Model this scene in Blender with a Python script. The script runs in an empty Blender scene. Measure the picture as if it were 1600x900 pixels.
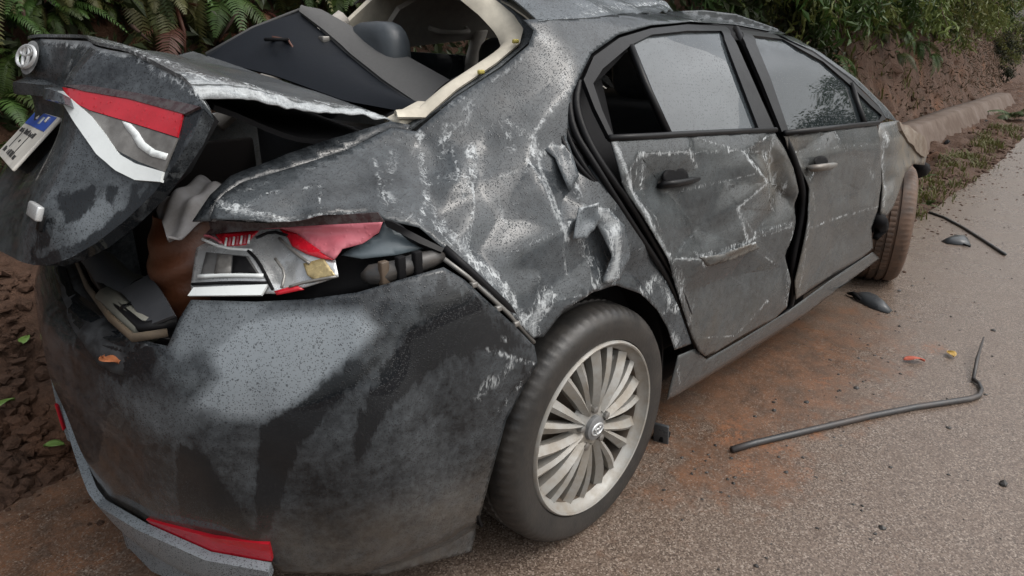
import bpy, math, random
import numpy as np
from mathutils import Vector, Matrix, noise as mnoise
from mathutils.geometry import delaunay_2d_cdt
random.seed(7); rng = np.random.default_rng(7)
SC = bpy.context.scene; COL = SC.collection
R = math.radians

# ------------------------------------------------------------------ camera, sky, sun, exposure
CP = np.array([-1.1879, -1.7642, 1.2343]); YAW, PITCH, FPX = 0.7831, -0.3506, 1035.1
FW = np.array([math.cos(PITCH)*math.cos(YAW), math.cos(PITCH)*math.sin(YAW), math.sin(PITCH)])
RT = np.cross(FW, [0, 0, 1]); RT /= np.linalg.norm(RT); UP = np.cross(RT, FW)
cd = bpy.data.cameras.new('camera'); cam = bpy.data.objects.new('camera', cd); COL.objects.link(cam)
m = Matrix(((RT[0], UP[0], -FW[0], CP[0]), (RT[1], UP[1], -FW[1], CP[1]), (RT[2], UP[2], -FW[2], CP[2]), (0, 0, 0, 1)))
cam.matrix_world = m
cd.sensor_width = 36; cd.lens = 36*FPX/1600; cd.clip_start = .05; cd.clip_end = 2000
SC.camera = cam
SUN_EL, SUN_AZ = R(55), R(-60)          # azimuth: direction the light comes from, in x/y
w = bpy.data.worlds.new('World'); SC.world = w; w.use_nodes = True
nt = w.node_tree; nt.nodes.clear()
sk = nt.nodes.new('ShaderNodeTexSky'); sk.sky_type = 'NISHITA'; sk.sun_disc = False
sk.sun_elevation = SUN_EL; sk.sun_rotation = R(90)-SUN_AZ; sk.dust_density = 6; sk.air_density = 1.5
hs = nt.nodes.new('ShaderNodeHueSaturation'); hs.inputs['Saturation'].default_value = .28
bg = nt.nodes.new('ShaderNodeBackground'); bg.inputs['Strength'].default_value = .14
wo = nt.nodes.new('ShaderNodeOutputWorld')
tcw = nt.nodes.new('ShaderNodeTexCoord'); mpw = nt.nodes.new('ShaderNodeMapping'); mpw.inputs['Scale'].default_value = (1, 1, 2.6); nzw = nt.nodes.new('ShaderNodeTexNoise'); nzw.inputs['Scale'].default_value = 2.6; nzw.inputs['Detail'].default_value = 5
rpw = nt.nodes.new('ShaderNodeMapRange'); rpw.inputs[1].default_value = .3; rpw.inputs[2].default_value = .7; rpw.inputs[3].default_value = .72; rpw.inputs[4].default_value = 1.28      # soft overcast cloud cover
mlw = nt.nodes.new('ShaderNodeMix'); mlw.data_type = 'RGBA'; mlw.blend_type = 'MULTIPLY'; mlw.inputs[0].default_value = 1
nt.links.new(tcw.outputs['Generated'], mpw.inputs[0]); nt.links.new(mpw.outputs[0], nzw.inputs['Vector']); nt.links.new(nzw.outputs[0], rpw.inputs[0])
nt.links.new(sk.outputs[0], hs.inputs['Color']); nt.links.new(hs.outputs[0], mlw.inputs[6]); nt.links.new(rpw.outputs[0], mlw.inputs[7]); nt.links.new(mlw.outputs[2], bg.inputs[0]); nt.links.new(bg.outputs[0], wo.inputs[0])
sl = bpy.data.lights.new('sun', 'SUN'); sl.energy = .8; sl.angle = R(100); sl.color = (1, .97, .93)
so = bpy.data.objects.new('sun', sl); COL.objects.link(so)
sd = Vector((math.cos(SUN_EL)*math.cos(SUN_AZ), math.cos(SUN_EL)*math.sin(SUN_AZ), math.sin(SUN_EL)))
so.rotation_euler = sd.to_track_quat('Z', 'Y').to_euler(); so.location = (0, -6, 8)
SC.view_settings.view_transform = 'Standard'; SC.view_settings.look = 'None'
SC.view_settings.exposure = .3; SC.view_settings.gamma = 1

# ------------------------------------------------------------------ helpers
def ray(u, v): return FW + RT*(u-800)/FPX - UP*(v-450)/FPX
def P(u, v, **k):
    (a, val), = k.items(); d = ray(u, v); i = 'xyz'.index(a)
    return CP + d*(val-CP[i])/d[i]
def proj(X):
    d = np.asarray(X, float)-CP; z = d@FW; z = np.where(z < .05, .05, z)
    return np.stack([800+FPX*(d@RT)/z, 450-FPX*(d@UP)/z], -1)
def pch(xs, ys):
    xs = np.array(xs, float); ys = np.array(ys, float)
    h = np.diff(xs); dl = np.diff(ys)/h; mm = np.zeros(len(xs))
    for i in range(1, len(xs)-1):
        mm[i] = 0 if dl[i-1]*dl[i] <= 0 else 2*dl[i-1]*dl[i]/(dl[i-1]+dl[i])
    mm[0], mm[-1] = dl[0], dl[-1]
    def f(x):
        x = np.clip(x, xs[0], xs[-1]); i = np.clip(np.searchsorted(xs, x)-1, 0, len(h)-1)
        t = (x-xs[i])/h[i]
        return ((1+2*t)*(1-t)**2*ys[i]+t*(1-t)**2*h[i]*mm[i]+t*t*(3-2*t)*ys[i+1]+t*t*(t-1)*h[i]*mm[i+1])
    return f
def ss(a, b, x): t = np.clip((x-a)/(b-a), 0, 1); return t*t*(3-2*t)

def mk(name, v, f, mat=None, parent=None, smooth=True, solid=0, attrs=None, sharp=None, off=-1, label=None):
    me = bpy.data.meshes.new(name)
    me.from_pydata([tuple(map(float, p)) for p in v], [], [tuple(map(int, q)) for q in f]); me.update()
    if smooth:
        me.polygons.foreach_set('use_smooth', [True]*len(me.polygons))
        if sharp: me.set_sharp_from_angle(angle=R(sharp))
    if attrs:
        for k, a in attrs.items():
            at = me.attributes.new(k, 'FLOAT', 'POINT'); at.data.foreach_set('value', np.asarray(a, np.float32))
    o = bpy.data.objects.new(name, me); COL.objects.link(o)
    for mm in (mat if isinstance(mat, (list, tuple)) else [mat]):
        if mm: me.materials.append(mm)
    if parent: o.parent = parent
    if solid:
        s = o.modifiers.new('thickness', 'SOLIDIFY'); s.thickness = solid; s.offset = off
        if solid > .0035 and smooth: e = o.modifiers.new('crisp', 'EDGE_SPLIT'); e.split_angle = R(42)
    if label: o['label'] = label
    return o
def empty(name, loc=(0, 0, 0), rz=0, parent=None):
    o = bpy.data.objects.new(name, None); COL.objects.link(o); o.location = loc; o.rotation_euler = (0, 0, rz)
    o.empty_display_size = .1
    if parent: o.parent = parent
    return o
def tag(o, label=None, cat=None, group=None, kind=None):
    for k, a in (('label', label), ('category', cat), ('group', group), ('kind', kind)):
        if a: o[k] = a
    return o
class MB:
    def __init__(s): s.v = []; s.f = []; s.mi = []
    def add(s, v, f, mi=0):
        b = len(s.v); s.v += [tuple(p) for p in v]; s.f += [tuple(b+i for i in q) for q in f]; s.mi += [mi]*len(f)
    def build(s, name, mat, parent=None, **k):
        o = mk(name, s.v, s.f, mat, parent, **k)
        if any(s.mi): o.data.polygons.foreach_set('material_index', s.mi)
        return o
def tube_g(pts, r, n=8, cap=True, flat=1.0):
    pts = [Vector(p) for p in pts]; rr = r if hasattr(r, '__len__') else [r]*len(pts)
    v = []; f = []; up = Vector((0, 0, 1)); pv = None
    for i, p in enumerate(pts):
        t = (pts[min(i+1, len(pts)-1)]-pts[max(i-1, 0)]).normalized()
        a = (pv - t*pv.dot(t)) if pv else t.cross(up if abs(t.z) < .9 else Vector((1, 0, 0)))
        a.normalize(); b = t.cross(a); pv = a
        for k in range(n):
            q = 2*math.pi*k/n; v.append(p+a*(rr[i]*math.cos(q))+b*(rr[i]*flat*math.sin(q)))
    for i in range(len(pts)-1):
        for k in range(n):
            f.append((i*n+k, i*n+(k+1) % n, (i+1)*n+(k+1) % n, (i+1)*n+k))
    if cap: f.append(tuple(range(n))[::-1]); f.append(tuple(range((len(pts)-1)*n, len(pts)*n)))
    return v, f
def box_g(c, s, ax=None, bev=0):
    c = np.array(c, float); A = np.eye(3) if ax is None else np.array(ax, float)
    v = [c+A[0]*i*s[0]/2+A[1]*j*s[1]/2+A[2]*k*s[2]/2 for k in (-1, 1) for j in (-1, 1) for i in (-1, 1)]
    return v, [(0, 2, 3, 1), (4, 5, 7, 6), (0, 1, 5, 4), (2, 6, 7, 3), (0, 4, 6, 2), (1, 3, 7, 5)]
def bevel(o, wd=.01, seg=2):
    b = o.modifiers.new('bevel', 'BEVEL'); b.width = wd; b.segments = seg; b.limit_method = 'ANGLE'; b.angle_limit = R(40); return o
def grid_g(fn, nu, nv):
    v = [fn(i/(nu-1), j/(nv-1)) for j in range(nv) for i in range(nu)]
    f = [(j*nu+i, j*nu+i+1, (j+1)*nu+i+1, (j+1)*nu+i) for j in range(nv-1) for i in range(nu-1)]
    return v, f
def lathe_g(prof, n, axis='y'):
    v = []; f = []
    for a in range(n):
        q = 2*math.pi*a/n
        for (y, r) in prof: v.append((r*math.cos(q), y, r*math.sin(q)))
    L = len(prof)
    for a in range(n):
        for i in range(L-1):
            b = (a+1) % n; f.append((a*L+i, a*L+i+1, b*L+i+1, b*L+i))
    return v, f
def dens(pl, d, closed=True):
    pl = [np.array(p, float) for p in pl]; out = []
    n = len(pl)
    for i in range(n if closed else n-1):
        a, b = pl[i], pl[(i+1) % n]; k = max(1, int(np.linalg.norm(b-a)/d))
        out += [a+(b-a)*j/k for j in range(k)]
    if not closed: out.append(pl[-1])
    return np.array(out)
def smoothpoly(pl, it=1, closed=True):
    pl = [np.array(p, float) for p in pl]
    for _ in range(it):
        o = []; n = len(pl)
        for i in range(n if closed else n-1):
            a, b = pl[i], pl[(i+1) % n]; o += [a*.75+b*.25, a*.25+b*.75]
        if not closed: o = [pl[0]]+o+[pl[-1]]
        pl = o
    return pl
def inpoly(pts, poly):
    x, y = pts[:, 0], pts[:, 1]; r = np.zeros(len(pts), bool); n = len(poly); j = n-1
    for i in range(n):
        xi, yi = poly[i]; xj, yj = poly[j]
        c = ((yi > y) != (yj > y))
        if yi != yj: r ^= c & (x < (xj-xi)*(y-yi)/(yj-yi)+xi)
        j = i
    return r
def segdist(pts, a, b):
    d = b-a; t = np.clip(((pts-a)@d)/(d@d+1e-12), 0, 1); return np.linalg.norm(pts-(a+t[:, None]*d), axis=1)
def pldist(pts, pl, closed=False):
    pl = [np.array(p, float) for p in pl]; r = np.full(len(pts), 1e9)
    for i in range(len(pl) if closed else len(pl)-1): r = np.minimum(r, segdist(pts, pl[i], pl[(i+1) % len(pl)]))
    return r
def facet(px, ctrl):
    c = np.array([k[:2] for k in ctrl], float); d = np.array([k[2] for k in ctrl], float)
    tri = delaunay_2d_cdt([Vector(p) for p in c], [], [], 0, 1e-3)
    vv = np.array([tuple(p) for p in tri[0]]); idx = [o[0] for o in tri[3]]
    out = np.zeros(len(px))
    for t in tri[2]:
        a, b, e = vv[t[0]], vv[t[1]], vv[t[2]]
        M = np.array([[b[0]-a[0], e[0]-a[0]], [b[1]-a[1], e[1]-a[1]]])
        if abs(np.linalg.det(M)) < 1e-6: continue
        L = (px-a)@np.linalg.inv(M).T; l0 = 1-L[:, 0]-L[:, 1]
        k = (L[:, 0] >= -1e-6) & (L[:, 1] >= -1e-6) & (l0 >= -1e-6)
        out[k] = (l0*d[idx[t[0]]]+L[:, 0]*d[idx[t[1]]]+L[:, 1]*d[idx[t[2]]])[k]
    return out
def fbm(X, sc, oc=3):
    return np.array([mnoise.fractal(Vector(p)*sc, 1.0, 2.0, oc) for p in X])

# ------------------------------------------------------------------ materials
def nodes(name):
    mt = bpy.data.materials.new(name); mt.use_nodes = True; t = mt.node_tree
    return mt, t, t.nodes['Principled BSDF']
def N(t, ty, **k):
    n = t.nodes.new('ShaderNode'+ty)
    for a, b in k.items():
        if a in n.inputs: n.inputs[a].default_value = b
        else: setattr(n, a, b)
    return n
def L(t, a, b): t.links.new(a, b)
def ramp(t, src, stops):
    r = t.nodes.new('ShaderNodeValToRGB'); e = r.color_ramp.elements
    while len(e) > len(stops): e.remove(e[-1])
    while len(e) < len(stops): e.new(.5)
    for k, (p, c) in zip(e, stops):
        k.position = p; k.color = (c, c, c, 1) if not hasattr(c, '__len__') else (*c, 1)
    L(t, src, r.inputs[0]); return r.outputs[0]
def math_(t, op, a, b=None, c=None, clamp=False):
    n = t.nodes.new('ShaderNodeMath'); n.operation = op; n.use_clamp = clamp
    for i, x in enumerate((a, b, c)):
        if x is None: continue
        if isinstance(x, (int, float)): n.inputs[i].default_value = x
        else: L(t, x, n.inputs[i])
    return n.outputs[0]
def mixc(t, f, a, b):
    n = t.nodes.new('ShaderNodeMix'); n.data_type = 'RGBA'
    for i, x in ((0, f), (6, a), (7, b)):
        if isinstance(x, (int, float)): n.inputs[i].default_value = x
        elif hasattr(x, '__len__'): n.inputs[i].default_value = (*x, 1)
        else: L(t, x, n.inputs[i])
    return n.outputs[2]
def coord(t, kind='Object', scale=(1, 1, 1), rot=(0, 0, 0)):
    c = t.nodes.new('ShaderNodeTexCoord'); mp = t.nodes.new('ShaderNodeMapping')
    mp.inputs['Scale'].default_value = scale; mp.inputs['Rotation'].default_value = rot
    L(t, c.outputs[kind], mp.inputs[0]); return mp.outputs[0]
def noi(t, co, sc, det=4, rough=.6, dist=0):
    n = N(t, 'TexNoise', Scale=sc, Detail=det, Roughness=rough, Distortion=dist); L(t, co, n.inputs['Vector']); return n.outputs[0]
def vor(t, co, sc, feat='F1', rnd=1):
    n = N(t, 'TexVoronoi', Scale=sc, Randomness=rnd); n.feature = feat; L(t, co, n.inputs['Vector']); return n
def bump(t, b, h, st, dist=.01):
    n = N(t, 'Bump', Strength=st, Distance=dist); L(t, h, n.inputs['Height']); L(t, n.outputs[0], b.inputs['Normal']); return n
def plain(name, col, rough=.5, metal=0, var=.25, sc=30, bmp=.1, spec=.5, dirt=None, dirt_amt=.5, dsc=9):
    mt, t, b = nodes(name); co = coord(t)
    n = noi(t, co, sc)
    c = mixc(t, n, tuple(x*(1-var) for x in col), tuple(min(1, x*(1+var)) for x in col))
    if dirt:
        dm = ramp(t, noi(t, co, dsc, 6, .65), [(.45-.25*dirt_amt, 0), (.75-.2*dirt_amt, 1)])
        dm = math_(t, 'MULTIPLY', dm, min(1, dirt_amt+.25)); c = mixc(t, dm, c, dirt)
        L(t, math_(t, 'MULTIPLY_ADD', dm, .5-rough*.5, rough), b.inputs['Roughness'])
    else: L(t, math_(t, 'MULTIPLY_ADD', n, .2, rough-.1), b.inputs['Roughness'])
    L(t, c, b.inputs['Base Color']); b.inputs['Metallic'].default_value = metal
    b.inputs['Specular IOR Level'].default_value = spec
    if bmp: bump(t, b, noi(t, co, sc*4, 3), bmp, .003)
    return mt

def droplets(t, co, sc, lo, hi, keep):
    v = vor(t, co, sc); r = N(t, 'SeparateColor'); L(t, v.outputs['Color'], r.inputs[0])
    rad = math_(t, 'MULTIPLY_ADD', r.outputs[0], hi-lo, lo)
    k = math_(t, 'GREATER_THAN', r.outputs[1], 1-keep)
    d = math_(t, 'DIVIDE', v.outputs['Distance'], rad)
    h = math_(t, 'SUBTRACT', 1, d, clamp=True)
    return math_(t, 'MULTIPLY', h, k)

def car_paint(name, base=(.007, .0085, .0105), dust_sheen=(.16, .18, .195), mud=(.17, .14, .11), sdir=(26, 26, 3.2), coat=.12):
    mt, t, b = nodes(name); co = coord(t)
    fa = N(t, 'Attribute', attribute_name='film'); sa = N(t, 'Attribute', attribute_name='scratch'); ma = N(t, 'Attribute', attribute_name='mud')  # film: dust coat, plus reflections painted on bumper and rear door
    n1 = noi(t, co, 8, 7, .68, .5); n2 = noi(t, co, 55, 4, .7)
    film = math_(t, 'ADD', fa.outputs['Fac'], math_(t, 'MULTIPLY_ADD', n1, .75, -.375))
    film = math_(t, 'ADD', film, math_(t, 'MULTIPLY_ADD', n2, .5, -.25), clamp=True)
    d1 = droplets(t, co, 360, .25, .55, .6); d2 = droplets(t, co, 165, .15, .42, .35)
    dm = math_(t, 'MAXIMUM', d1, d2)
    dmask = ramp(t, dm, [(.02, 0), (.3, 1)])
    wa = N(t, 'Attribute', attribute_name='wet')  # wet runs, plus dark reflections painted on the bumper
    wn = math_(t, 'ADD', math_(t, 'MULTIPLY_ADD', noi(t, coord(t, scale=(14, 14, 2.2)), 3, 6, .7, .3), 1.0, -.5), math_(t, 'MULTIPLY_ADD', noi(t, co, 30, 5, .7, .6), .5, -.25))
    wet = ramp(t, math_(t, 'ADD', wa.outputs['Fac'], math_(t, 'MULTIPLY', wn, 1.5)), [(.40, 0), (.60, 1)])
    film = math_(t, 'MULTIPLY', film, math_(t, 'MULTIPLY_ADD', wet, -.93, 1))
    film = math_(t, 'MULTIPLY', film, math_(t, 'MULTIPLY_ADD', dmask, -.62, 1), clamp=True)
    c = mixc(t, film, base, dust_sheen)
    mu = math_(t, 'MULTIPLY', ma.outputs['Fac'], ramp(t, noi(t, co, 14, 6, .7), [(.3, .2), (.62, 1)]), clamp=True)
    c = mixc(t, mu, c, mud)
    sf = sa.outputs['Fac']
    st = noi(t, coord(t, scale=sdir, rot=(0, R(-20), 0)), 7, 7, .78, .5)
    st2 = noi(t, coord(t, scale=(4, 4, 40), rot=(0, R(38), 0)), 5, 6, .78, .2)
    st3 = noi(t, coord(t, scale=(1.2, 1.2, .7)), 34, 7, .8, .4); fine = noi(t, co, 240, 3, .7)
    smear = math_(t, 'MULTIPLY_ADD', math_(t, 'ADD', math_(t, 'MAXIMUM', st, st2), math_(t, 'MULTIPLY', st3, .55)), 1.0, -1.06)
    smear = math_(t, 'ADD', smear, math_(t, 'MULTIPLY', sf, .70))
    smear = math_(t, 'ADD', smear, math_(t, 'MULTIPLY_ADD', fine, .34, -.17))
    smear = ramp(t, smear, [(.20, 0), (.42, .55), (.62, 1)])
    rid = math_(t, 'ABSOLUTE', math_(t, 'SUBTRACT', noi(t, coord(t, scale=(1.3, 1.3, .6), rot=(0, R(12), 0)), 9, 5, .6, .25), .5)); vein = ramp(t, rid, [(.0, 1), (.011, .8), (.02, 0)])
    rid2 = math_(t, 'ABSOLUTE', math_(t, 'SUBTRACT', noi(t, coord(t, scale=(1.6, 1.6, .7)), 24, 4, .6, .2), .5)); vein2 = ramp(t, rid2, [(.0, .8), (.018, 0)])
    vn = math_(t, 'MULTIPLY', math_(t, 'MAXIMUM', vein, vein2), math_(t, 'MULTIPLY', ramp(t, sf, [(.28, 0), (.6, 1)]), ramp(t, st3, [(.40, 0), (.52, 1)])))
    s = math_(t, 'MAXIMUM', math_(t, 'MULTIPLY', smear, math_(t, 'GREATER_THAN', sf, .03)), vn)
    c = mixc(t, math_(t, 'MULTIPLY', s, .92), c, (.52, .55, .565))
    L(t, c, b.inputs['Base Color'])
    r = math_(t, 'MULTIPLY_ADD', film, .26, .05); r = math_(t, 'MAXIMUM', r, math_(t, 'MULTIPLY', s, .6)); r = math_(t, 'MAXIMUM', r, math_(t, 'MULTIPLY', mu, .7))
    L(t, r, b.inputs['Roughness']); b.inputs['Specular IOR Level'].default_value = .36
    b.inputs['Coat Weight'].default_value = coat; b.inputs['Coat Roughness'].default_value = .04
    L(t, math_(t, 'MULTIPLY', coat, math_(t, 'SUBTRACT', 1, math_(t, 'MAXIMUM', math_(t, 'MULTIPLY', film, .65), math_(t, 'MAXIMUM', s, mu)))), b.inputs['Coat Weight'])
    h = math_(t, 'ADD', math_(t, 'MULTIPLY', dm, .8), math_(t, 'MULTIPLY', n2, .10))
    h = math_(t, 'SUBTRACT', h, math_(t, 'MULTIPLY', s, .12))
    bn = bump(t, b, h, .5, .0018); L(t, bn.outputs[0], b.inputs['Coat Normal'])
    return mt
PAINT = car_paint('wet_dark_car_paint')
PAINT_B = car_paint('bumper_paint', sdir=(20, 20, 5), dust_sheen=(.20, .225, .245))  # film colour raised to brighten the painted sky patch
PAINT_DUST = car_paint('dusty_door_paint', dust_sheen=(.125, .142, .15), mud=(.17, .14, .105))
BLACK = plain('black_rubber_trim', (.007, .007, .008), .35, spec=.25)
SEAL = plain('rubber_seal', (.006, .006, .007), .45, spec=.2)
DARK = plain('dark_inner_plastic', (.007, .007, .008), .7, spec=.15)
LINER = plain('wheel_liner_felt', (.009, .008, .008), .9, spec=.1)
CREAM = plain('cream_headliner', (.58, .54, .45), .8, dirt=(.25, .22, .17), dirt_amt=.2)
GREYTRIM = plain('grey_headliner', (.36, .34, .31), .9)
SEAT = plain('dark_seat_leather', (.02, .021, .024), .45)
HEAD = plain('grey_headrest_leather', (.06, .07, .08), .4)
SHELF_TOP = plain('grey_parcel_shelf_felt', (.085, .085, .085), .85, sc=120)
SHELF_UND = plain('navy_shelf_underside', (.005, .007, .011), .5, spec=.25)
CHROME = plain('wet_silver_reflector', (.62, .64, .65), .25, .35, var=.15, dirt=(.30, .28, .25), dirt_amt=.15, dsc=30)
WHITEPL = plain('white_lamp_plastic', (.72, .76, .76), .3, var=.08)
GLASSY = plain('cloudy_lamp_lens', (.24, .235, .225), .1, 0, var=.5, sc=26, dirt=(.07, .065, .06), dirt_amt=.55, dsc=16)
GOLD = plain('amber_crystal_reflector', (.38, .30, .15), .25, .4, var=.6, sc=130)
SMOKE = plain('smoked_red_lens', (.035, .012, .014), .12, dirt=(.10, .095, .095), dirt_amt=.45, dsc=70)
BLUEGREY = plain('blue_grey_inner_panel', (.09, .115, .13), .3)
ALLOY = plain('dusty_silver_alloy', (.36, .36, .345), .45, .25, var=.15, dirt=(.24, .20, .15), dirt_amt=.45, dsc=16)
ALLOY_IN = plain('stained_shaded_barrel', (.075, .066, .057), .6, .2, dirt=(.16, .12, .085), dirt_amt=.5)  # dark base paints the shade between the spokes, under brown stains
BRUSH = plain('dull_metal', (.25, .25, .24), .4, .6, dirt=(.15, .11, .08), dirt_amt=.3)
def red_mat(name, a, b_, rough, sc=40):
    mt, t, b = nodes(name); co = coord(t)
    c = mixc(t, noi(t, co, sc, 3), a, b_)
    d = droplets(t, co, 110, .2, .5, .6)
    L(t, c, b.inputs['Base Color']); b.inputs['Roughness'].default_value = rough; b.inputs['Coat Weight'].default_value = .25; b.inputs['Coat Roughness'].default_value = .06
    bump(t, b, d, .4, .002); return mt
RED = red_mat('red_lamp_lens', (.30, .005, .012), (.58, .014, .03), .12, 22)
RED_DULL = red_mat('misted_red_lens', (.42, .09, .12), (.52, .16, .19), .35)
def tyre_mat(name, mudc, amt):
    mt, t, b = nodes(name); co = coord(t)
    n = noi(t, co, 12, 6, .7); n2 = noi(t, co, 90, 3)
    f = math_(t, 'MULTIPLY', ramp(t, n, [(.5-.35*amt, 0), (.85-.3*amt, 1)]), min(1, .35+amt*.6))
    c = mixc(t, f, mixc(t, n2, (.013, .0125, .012), (.028, .027, .026)), mudc)
    L(t, c, b.inputs['Base Color']); L(t, math_(t, 'MULTIPLY_ADD', f, .4, .38), b.inputs['Roughness']); bump(t, b, n2, .25, .003); return mt
TYRE = tyre_mat('wet_tyre_rubber', (.07, .06, .05), .3)
TYRE_MUD = tyre_mat('muddy_tyre_rubber', (.15, .09, .06), .9)
def glass_mat(name, base, fog):
    mt, t, b = nodes(name); co = coord(t)
    d = math_(t, 'MAXIMUM', droplets(t, co, 170, .2, .5, .5), droplets(t, co, 75, .12, .34, .35)); n = noi(t, co, 4, 5, .6)
    c = mixc(t, math_(t, 'MULTIPLY', n, .8), base, fog); c = mixc(t, ramp(t, d, [(.03, 0), (.3, .85)]), c, (.012, .013, .014))
    L(t, c, b.inputs['Base Color']); L(t, math_(t, 'MULTIPLY_ADD', n, .03, .0), b.inputs['Roughness'])
    b.inputs['IOR'].default_value = 1.9; bump(t, b, d, .25, .0012); return mt
GLASS = glass_mat('rain_dotted_tinted_glass', (.012, .014, .016), (.10, .12, .132))
GLASS_F = glass_mat('clear_tinted_glass', (.008, .010, .011), (.035, .045, .05))
# ------------------------------------------------------------------ car body surfaces (car: x forward, y left, z up, rear axle at x=0)
BA, BB, BN, BX = .78, .885, 2.8, -.2
def foot(x):
    q = np.clip((BX-np.asarray(x, float))/BA, 0, .985)
    return BB*(1-q**BN)**(1/BN)
_lo = pch([.1, .15, .22, .35, .5, .65, .8, .9, .95, 1.0], [.77, .80, .845, .865, .877, .882, .872, .855, .838, .81])
_up = pch([0, .04, .10, .17, .25, .30, .33, .36, .39, .45], [.81, .785, .745, .70, .64, .585, .52, .40, .2, 0])
_q = pch([.1, .2, .35, .5, .65, .75, .85, .92, .97, 1.0, 1.04, 1.09, 1.16, 1.3], [.77, .84, .865, .875, .872, .858, .815, .752, .68, .62, .55, .50, .40, .2])
_fr = pch([2.3, 2.6, 3.0, 3.3, 3.5, 3.6], [0, .01, .05, .13, .3, .7])
def W(x, z):
    x = np.asarray(x, float); z = np.asarray(z, float)
    zb = 1.035-.062*np.clip(x, -.2, 3.2)
    d = np.where(z < zb, _lo(z/zb), _up(z-zb)); q = _q(z)
    k = ss(-.5, .12, x)
    return d*k+q*(1-k)-(BB-foot(x))-_fr(x)
class Surf:
    step = np.concatenate([np.arange(.5, 6, .01), np.arange(6, 9, .05)])
    def hit(s, u, v, off=0):
        d = ray(u, v); p = CP+s.step[:, None]*d; g = s.g(p, off)
        i = np.where((g[:-1] < 0) & (g[1:] >= 0))[0]
        if not len(i): return CP+s.step[np.argmax(g)]*d
        a, b = s.step[i[0]], s.step[i[0]+1]
        for _ in range(25):
            c = (a+b)/2
            if s.g((CP+c*d)[None], off)[0] < 0: a = c
            else: b = c
        return CP+a*d
class Side(Surf):
    inn = 'y'
    def g(s, p, off): return p[:, 1]+W(p[:, 0], p[:, 2])-off
    def param(s, p): return (p[0], p[2])
    def at(s, ab, off=0): return np.stack([ab[:, 0], -W(ab[:, 0], ab[:, 1])+off, ab[:, 1]], 1)
_r0 = pch([.15, .22, .30, .36, .45, .56, .62, .66, .69, .705, .72, .73, .737, .76], [.10, .05, .03, .02, .012, 0, .002, .006, .018, .032, .06, .10, .15, .3])
_r1 = pch([.15, .22, .30, .45, .56, .62, .67, .72, .78, .82, .86, .9], [.09, .05, .03, .01, 0, .006, .018, .04, .08, .11, .15, .2])
_r2 = pch([.15, .22, .30, .45, .6, .72, .78, .85, .9], [.09, .05, .03, .012, .006, .012, .022, .05, .09])
def shear(y): return .15*np.maximum(0, np.asarray(y)+.12)
class Bumper(Surf):
    def geo(s, p):
        dx, dy = p[:, 0]-BX-shear(p[:, 1]), p[:, 1]; th = np.arctan2(np.abs(dy), -dx)     # 0 rear, pi/2 side
        rho = (np.abs(dx/BA)**BN+np.abs(dy/BB)**BN)**(1/BN); return th, rho
    def inset(s, th, z):
        a = ss(R(29), R(36), th); b = ss(R(50), R(75), th)
        return (_r0(z)*(1-a)+_r1(z)*a)*(1-b)+_r2(z)*b
    def g(s, p, off):
        th, rho = s.geo(p); g = 1-(s.inset(th, p[:, 2])+off)/.85-rho
        return np.where(p[:, 0] > .3, -1, g)
    def param(s, p):
        th = math.atan2(p[1], -(p[0]-BX-shear(p[1]))); return (th*.85, p[2])
    def at(s, ab, off=0):
        th, z = ab[:, 0]/.85, ab[:, 1]; c, n = np.cos(th), np.sin(th)
        r = 1/((np.abs(c/BA)**BN+np.abs(n/BB)**BN)**(1/BN))*(1-(s.inset(np.abs(th), z)+off)/.85)
        return np.stack([BX-r*c+shear(r*n), r*n, z], 1)
_L = [(-.715, -.54, 1.155), (-.727, -.5, 1.18), (-.757, -.37, 1.215), (-.787, -.2, 1.24), (-.825, 0, 1.248),
      (-.862, 0, 1.205), (-.85, -.25, 1.185), (-.735, -.55, 1.14), (-.872, -.25, 1.16), (-.758, -.545, 1.125),
      (-.815, -.545, 1.02), (-.79, -.545, 1.07), (-.90, 0, 1.05),
      (-.828, -.54, .999), (-.975, -.38, .96), (-.875, -.52, .955), (-.985, 0, .95), (-.92, -.5, .918), (-.985, -.42, .876), (-1.012, -.3, .872), (-1.025, 0, .87), (-.88, -.40, 1.06), (-.935, -.40, 1.0)]
_L += [(a+.24*abs(b), -b, c) for a, b, c in _L if b < -.1]
_L += [(-.840, -.2, 1.095), (-.820, 0, 1.09), (-.800, .2, 1.08), (-.938, -.2, 1.004), (-.918, 0, 1.0), (-.898, .2, .998)]
_L += [(-.860, .08, 1.205), (-.832, .08, 1.246), (-.868, .08, 1.165)]
_L = np.array(_L)
def _rb(r): return np.where(r > 1e-9, r*r*np.log(r+1e-12), 0)
_n = len(_L); _yz = _L[:, 1:]
_A = np.zeros((_n+3, _n+3)); _A[:_n, :_n] = _rb(np.linalg.norm(_yz[:, None]-_yz[None], axis=2))+np.eye(_n)*.002
_A[:_n, _n:] = np.c_[np.ones(_n), _yz]; _A[_n:, :_n] = _A[:_n, _n:].T
_wt = np.linalg.solve(_A, np.r_[_L[:, 0], 0, 0, 0])
def LX(y, z):
    q = np.stack([np.asarray(y, float), np.asarray(z, float)], -1)
    return _rb(np.linalg.norm(q[..., None, :]-_yz, axis=-1))@_wt[:_n]+_wt[_n]+q@_wt[_n+1:]
class Lid(Surf):
    def g(s, p, off):
        o = (np.abs(p[:, 1]) < .62) & (p[:, 2] > .82) & (p[:, 2] < 1.27)
        return np.where(o, p[:, 0]-LX(p[:, 1], p[:, 2])-off, -1)
    def param(s, p): return (p[1], p[2])
    def at(s, ab, off=0): return np.stack([LX(ab[:, 0], ab[:, 1])+off, ab[:, 0], ab[:, 1]], 1)
SIDE, BUMP, LID = Side(), Bumper(), Lid()

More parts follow.
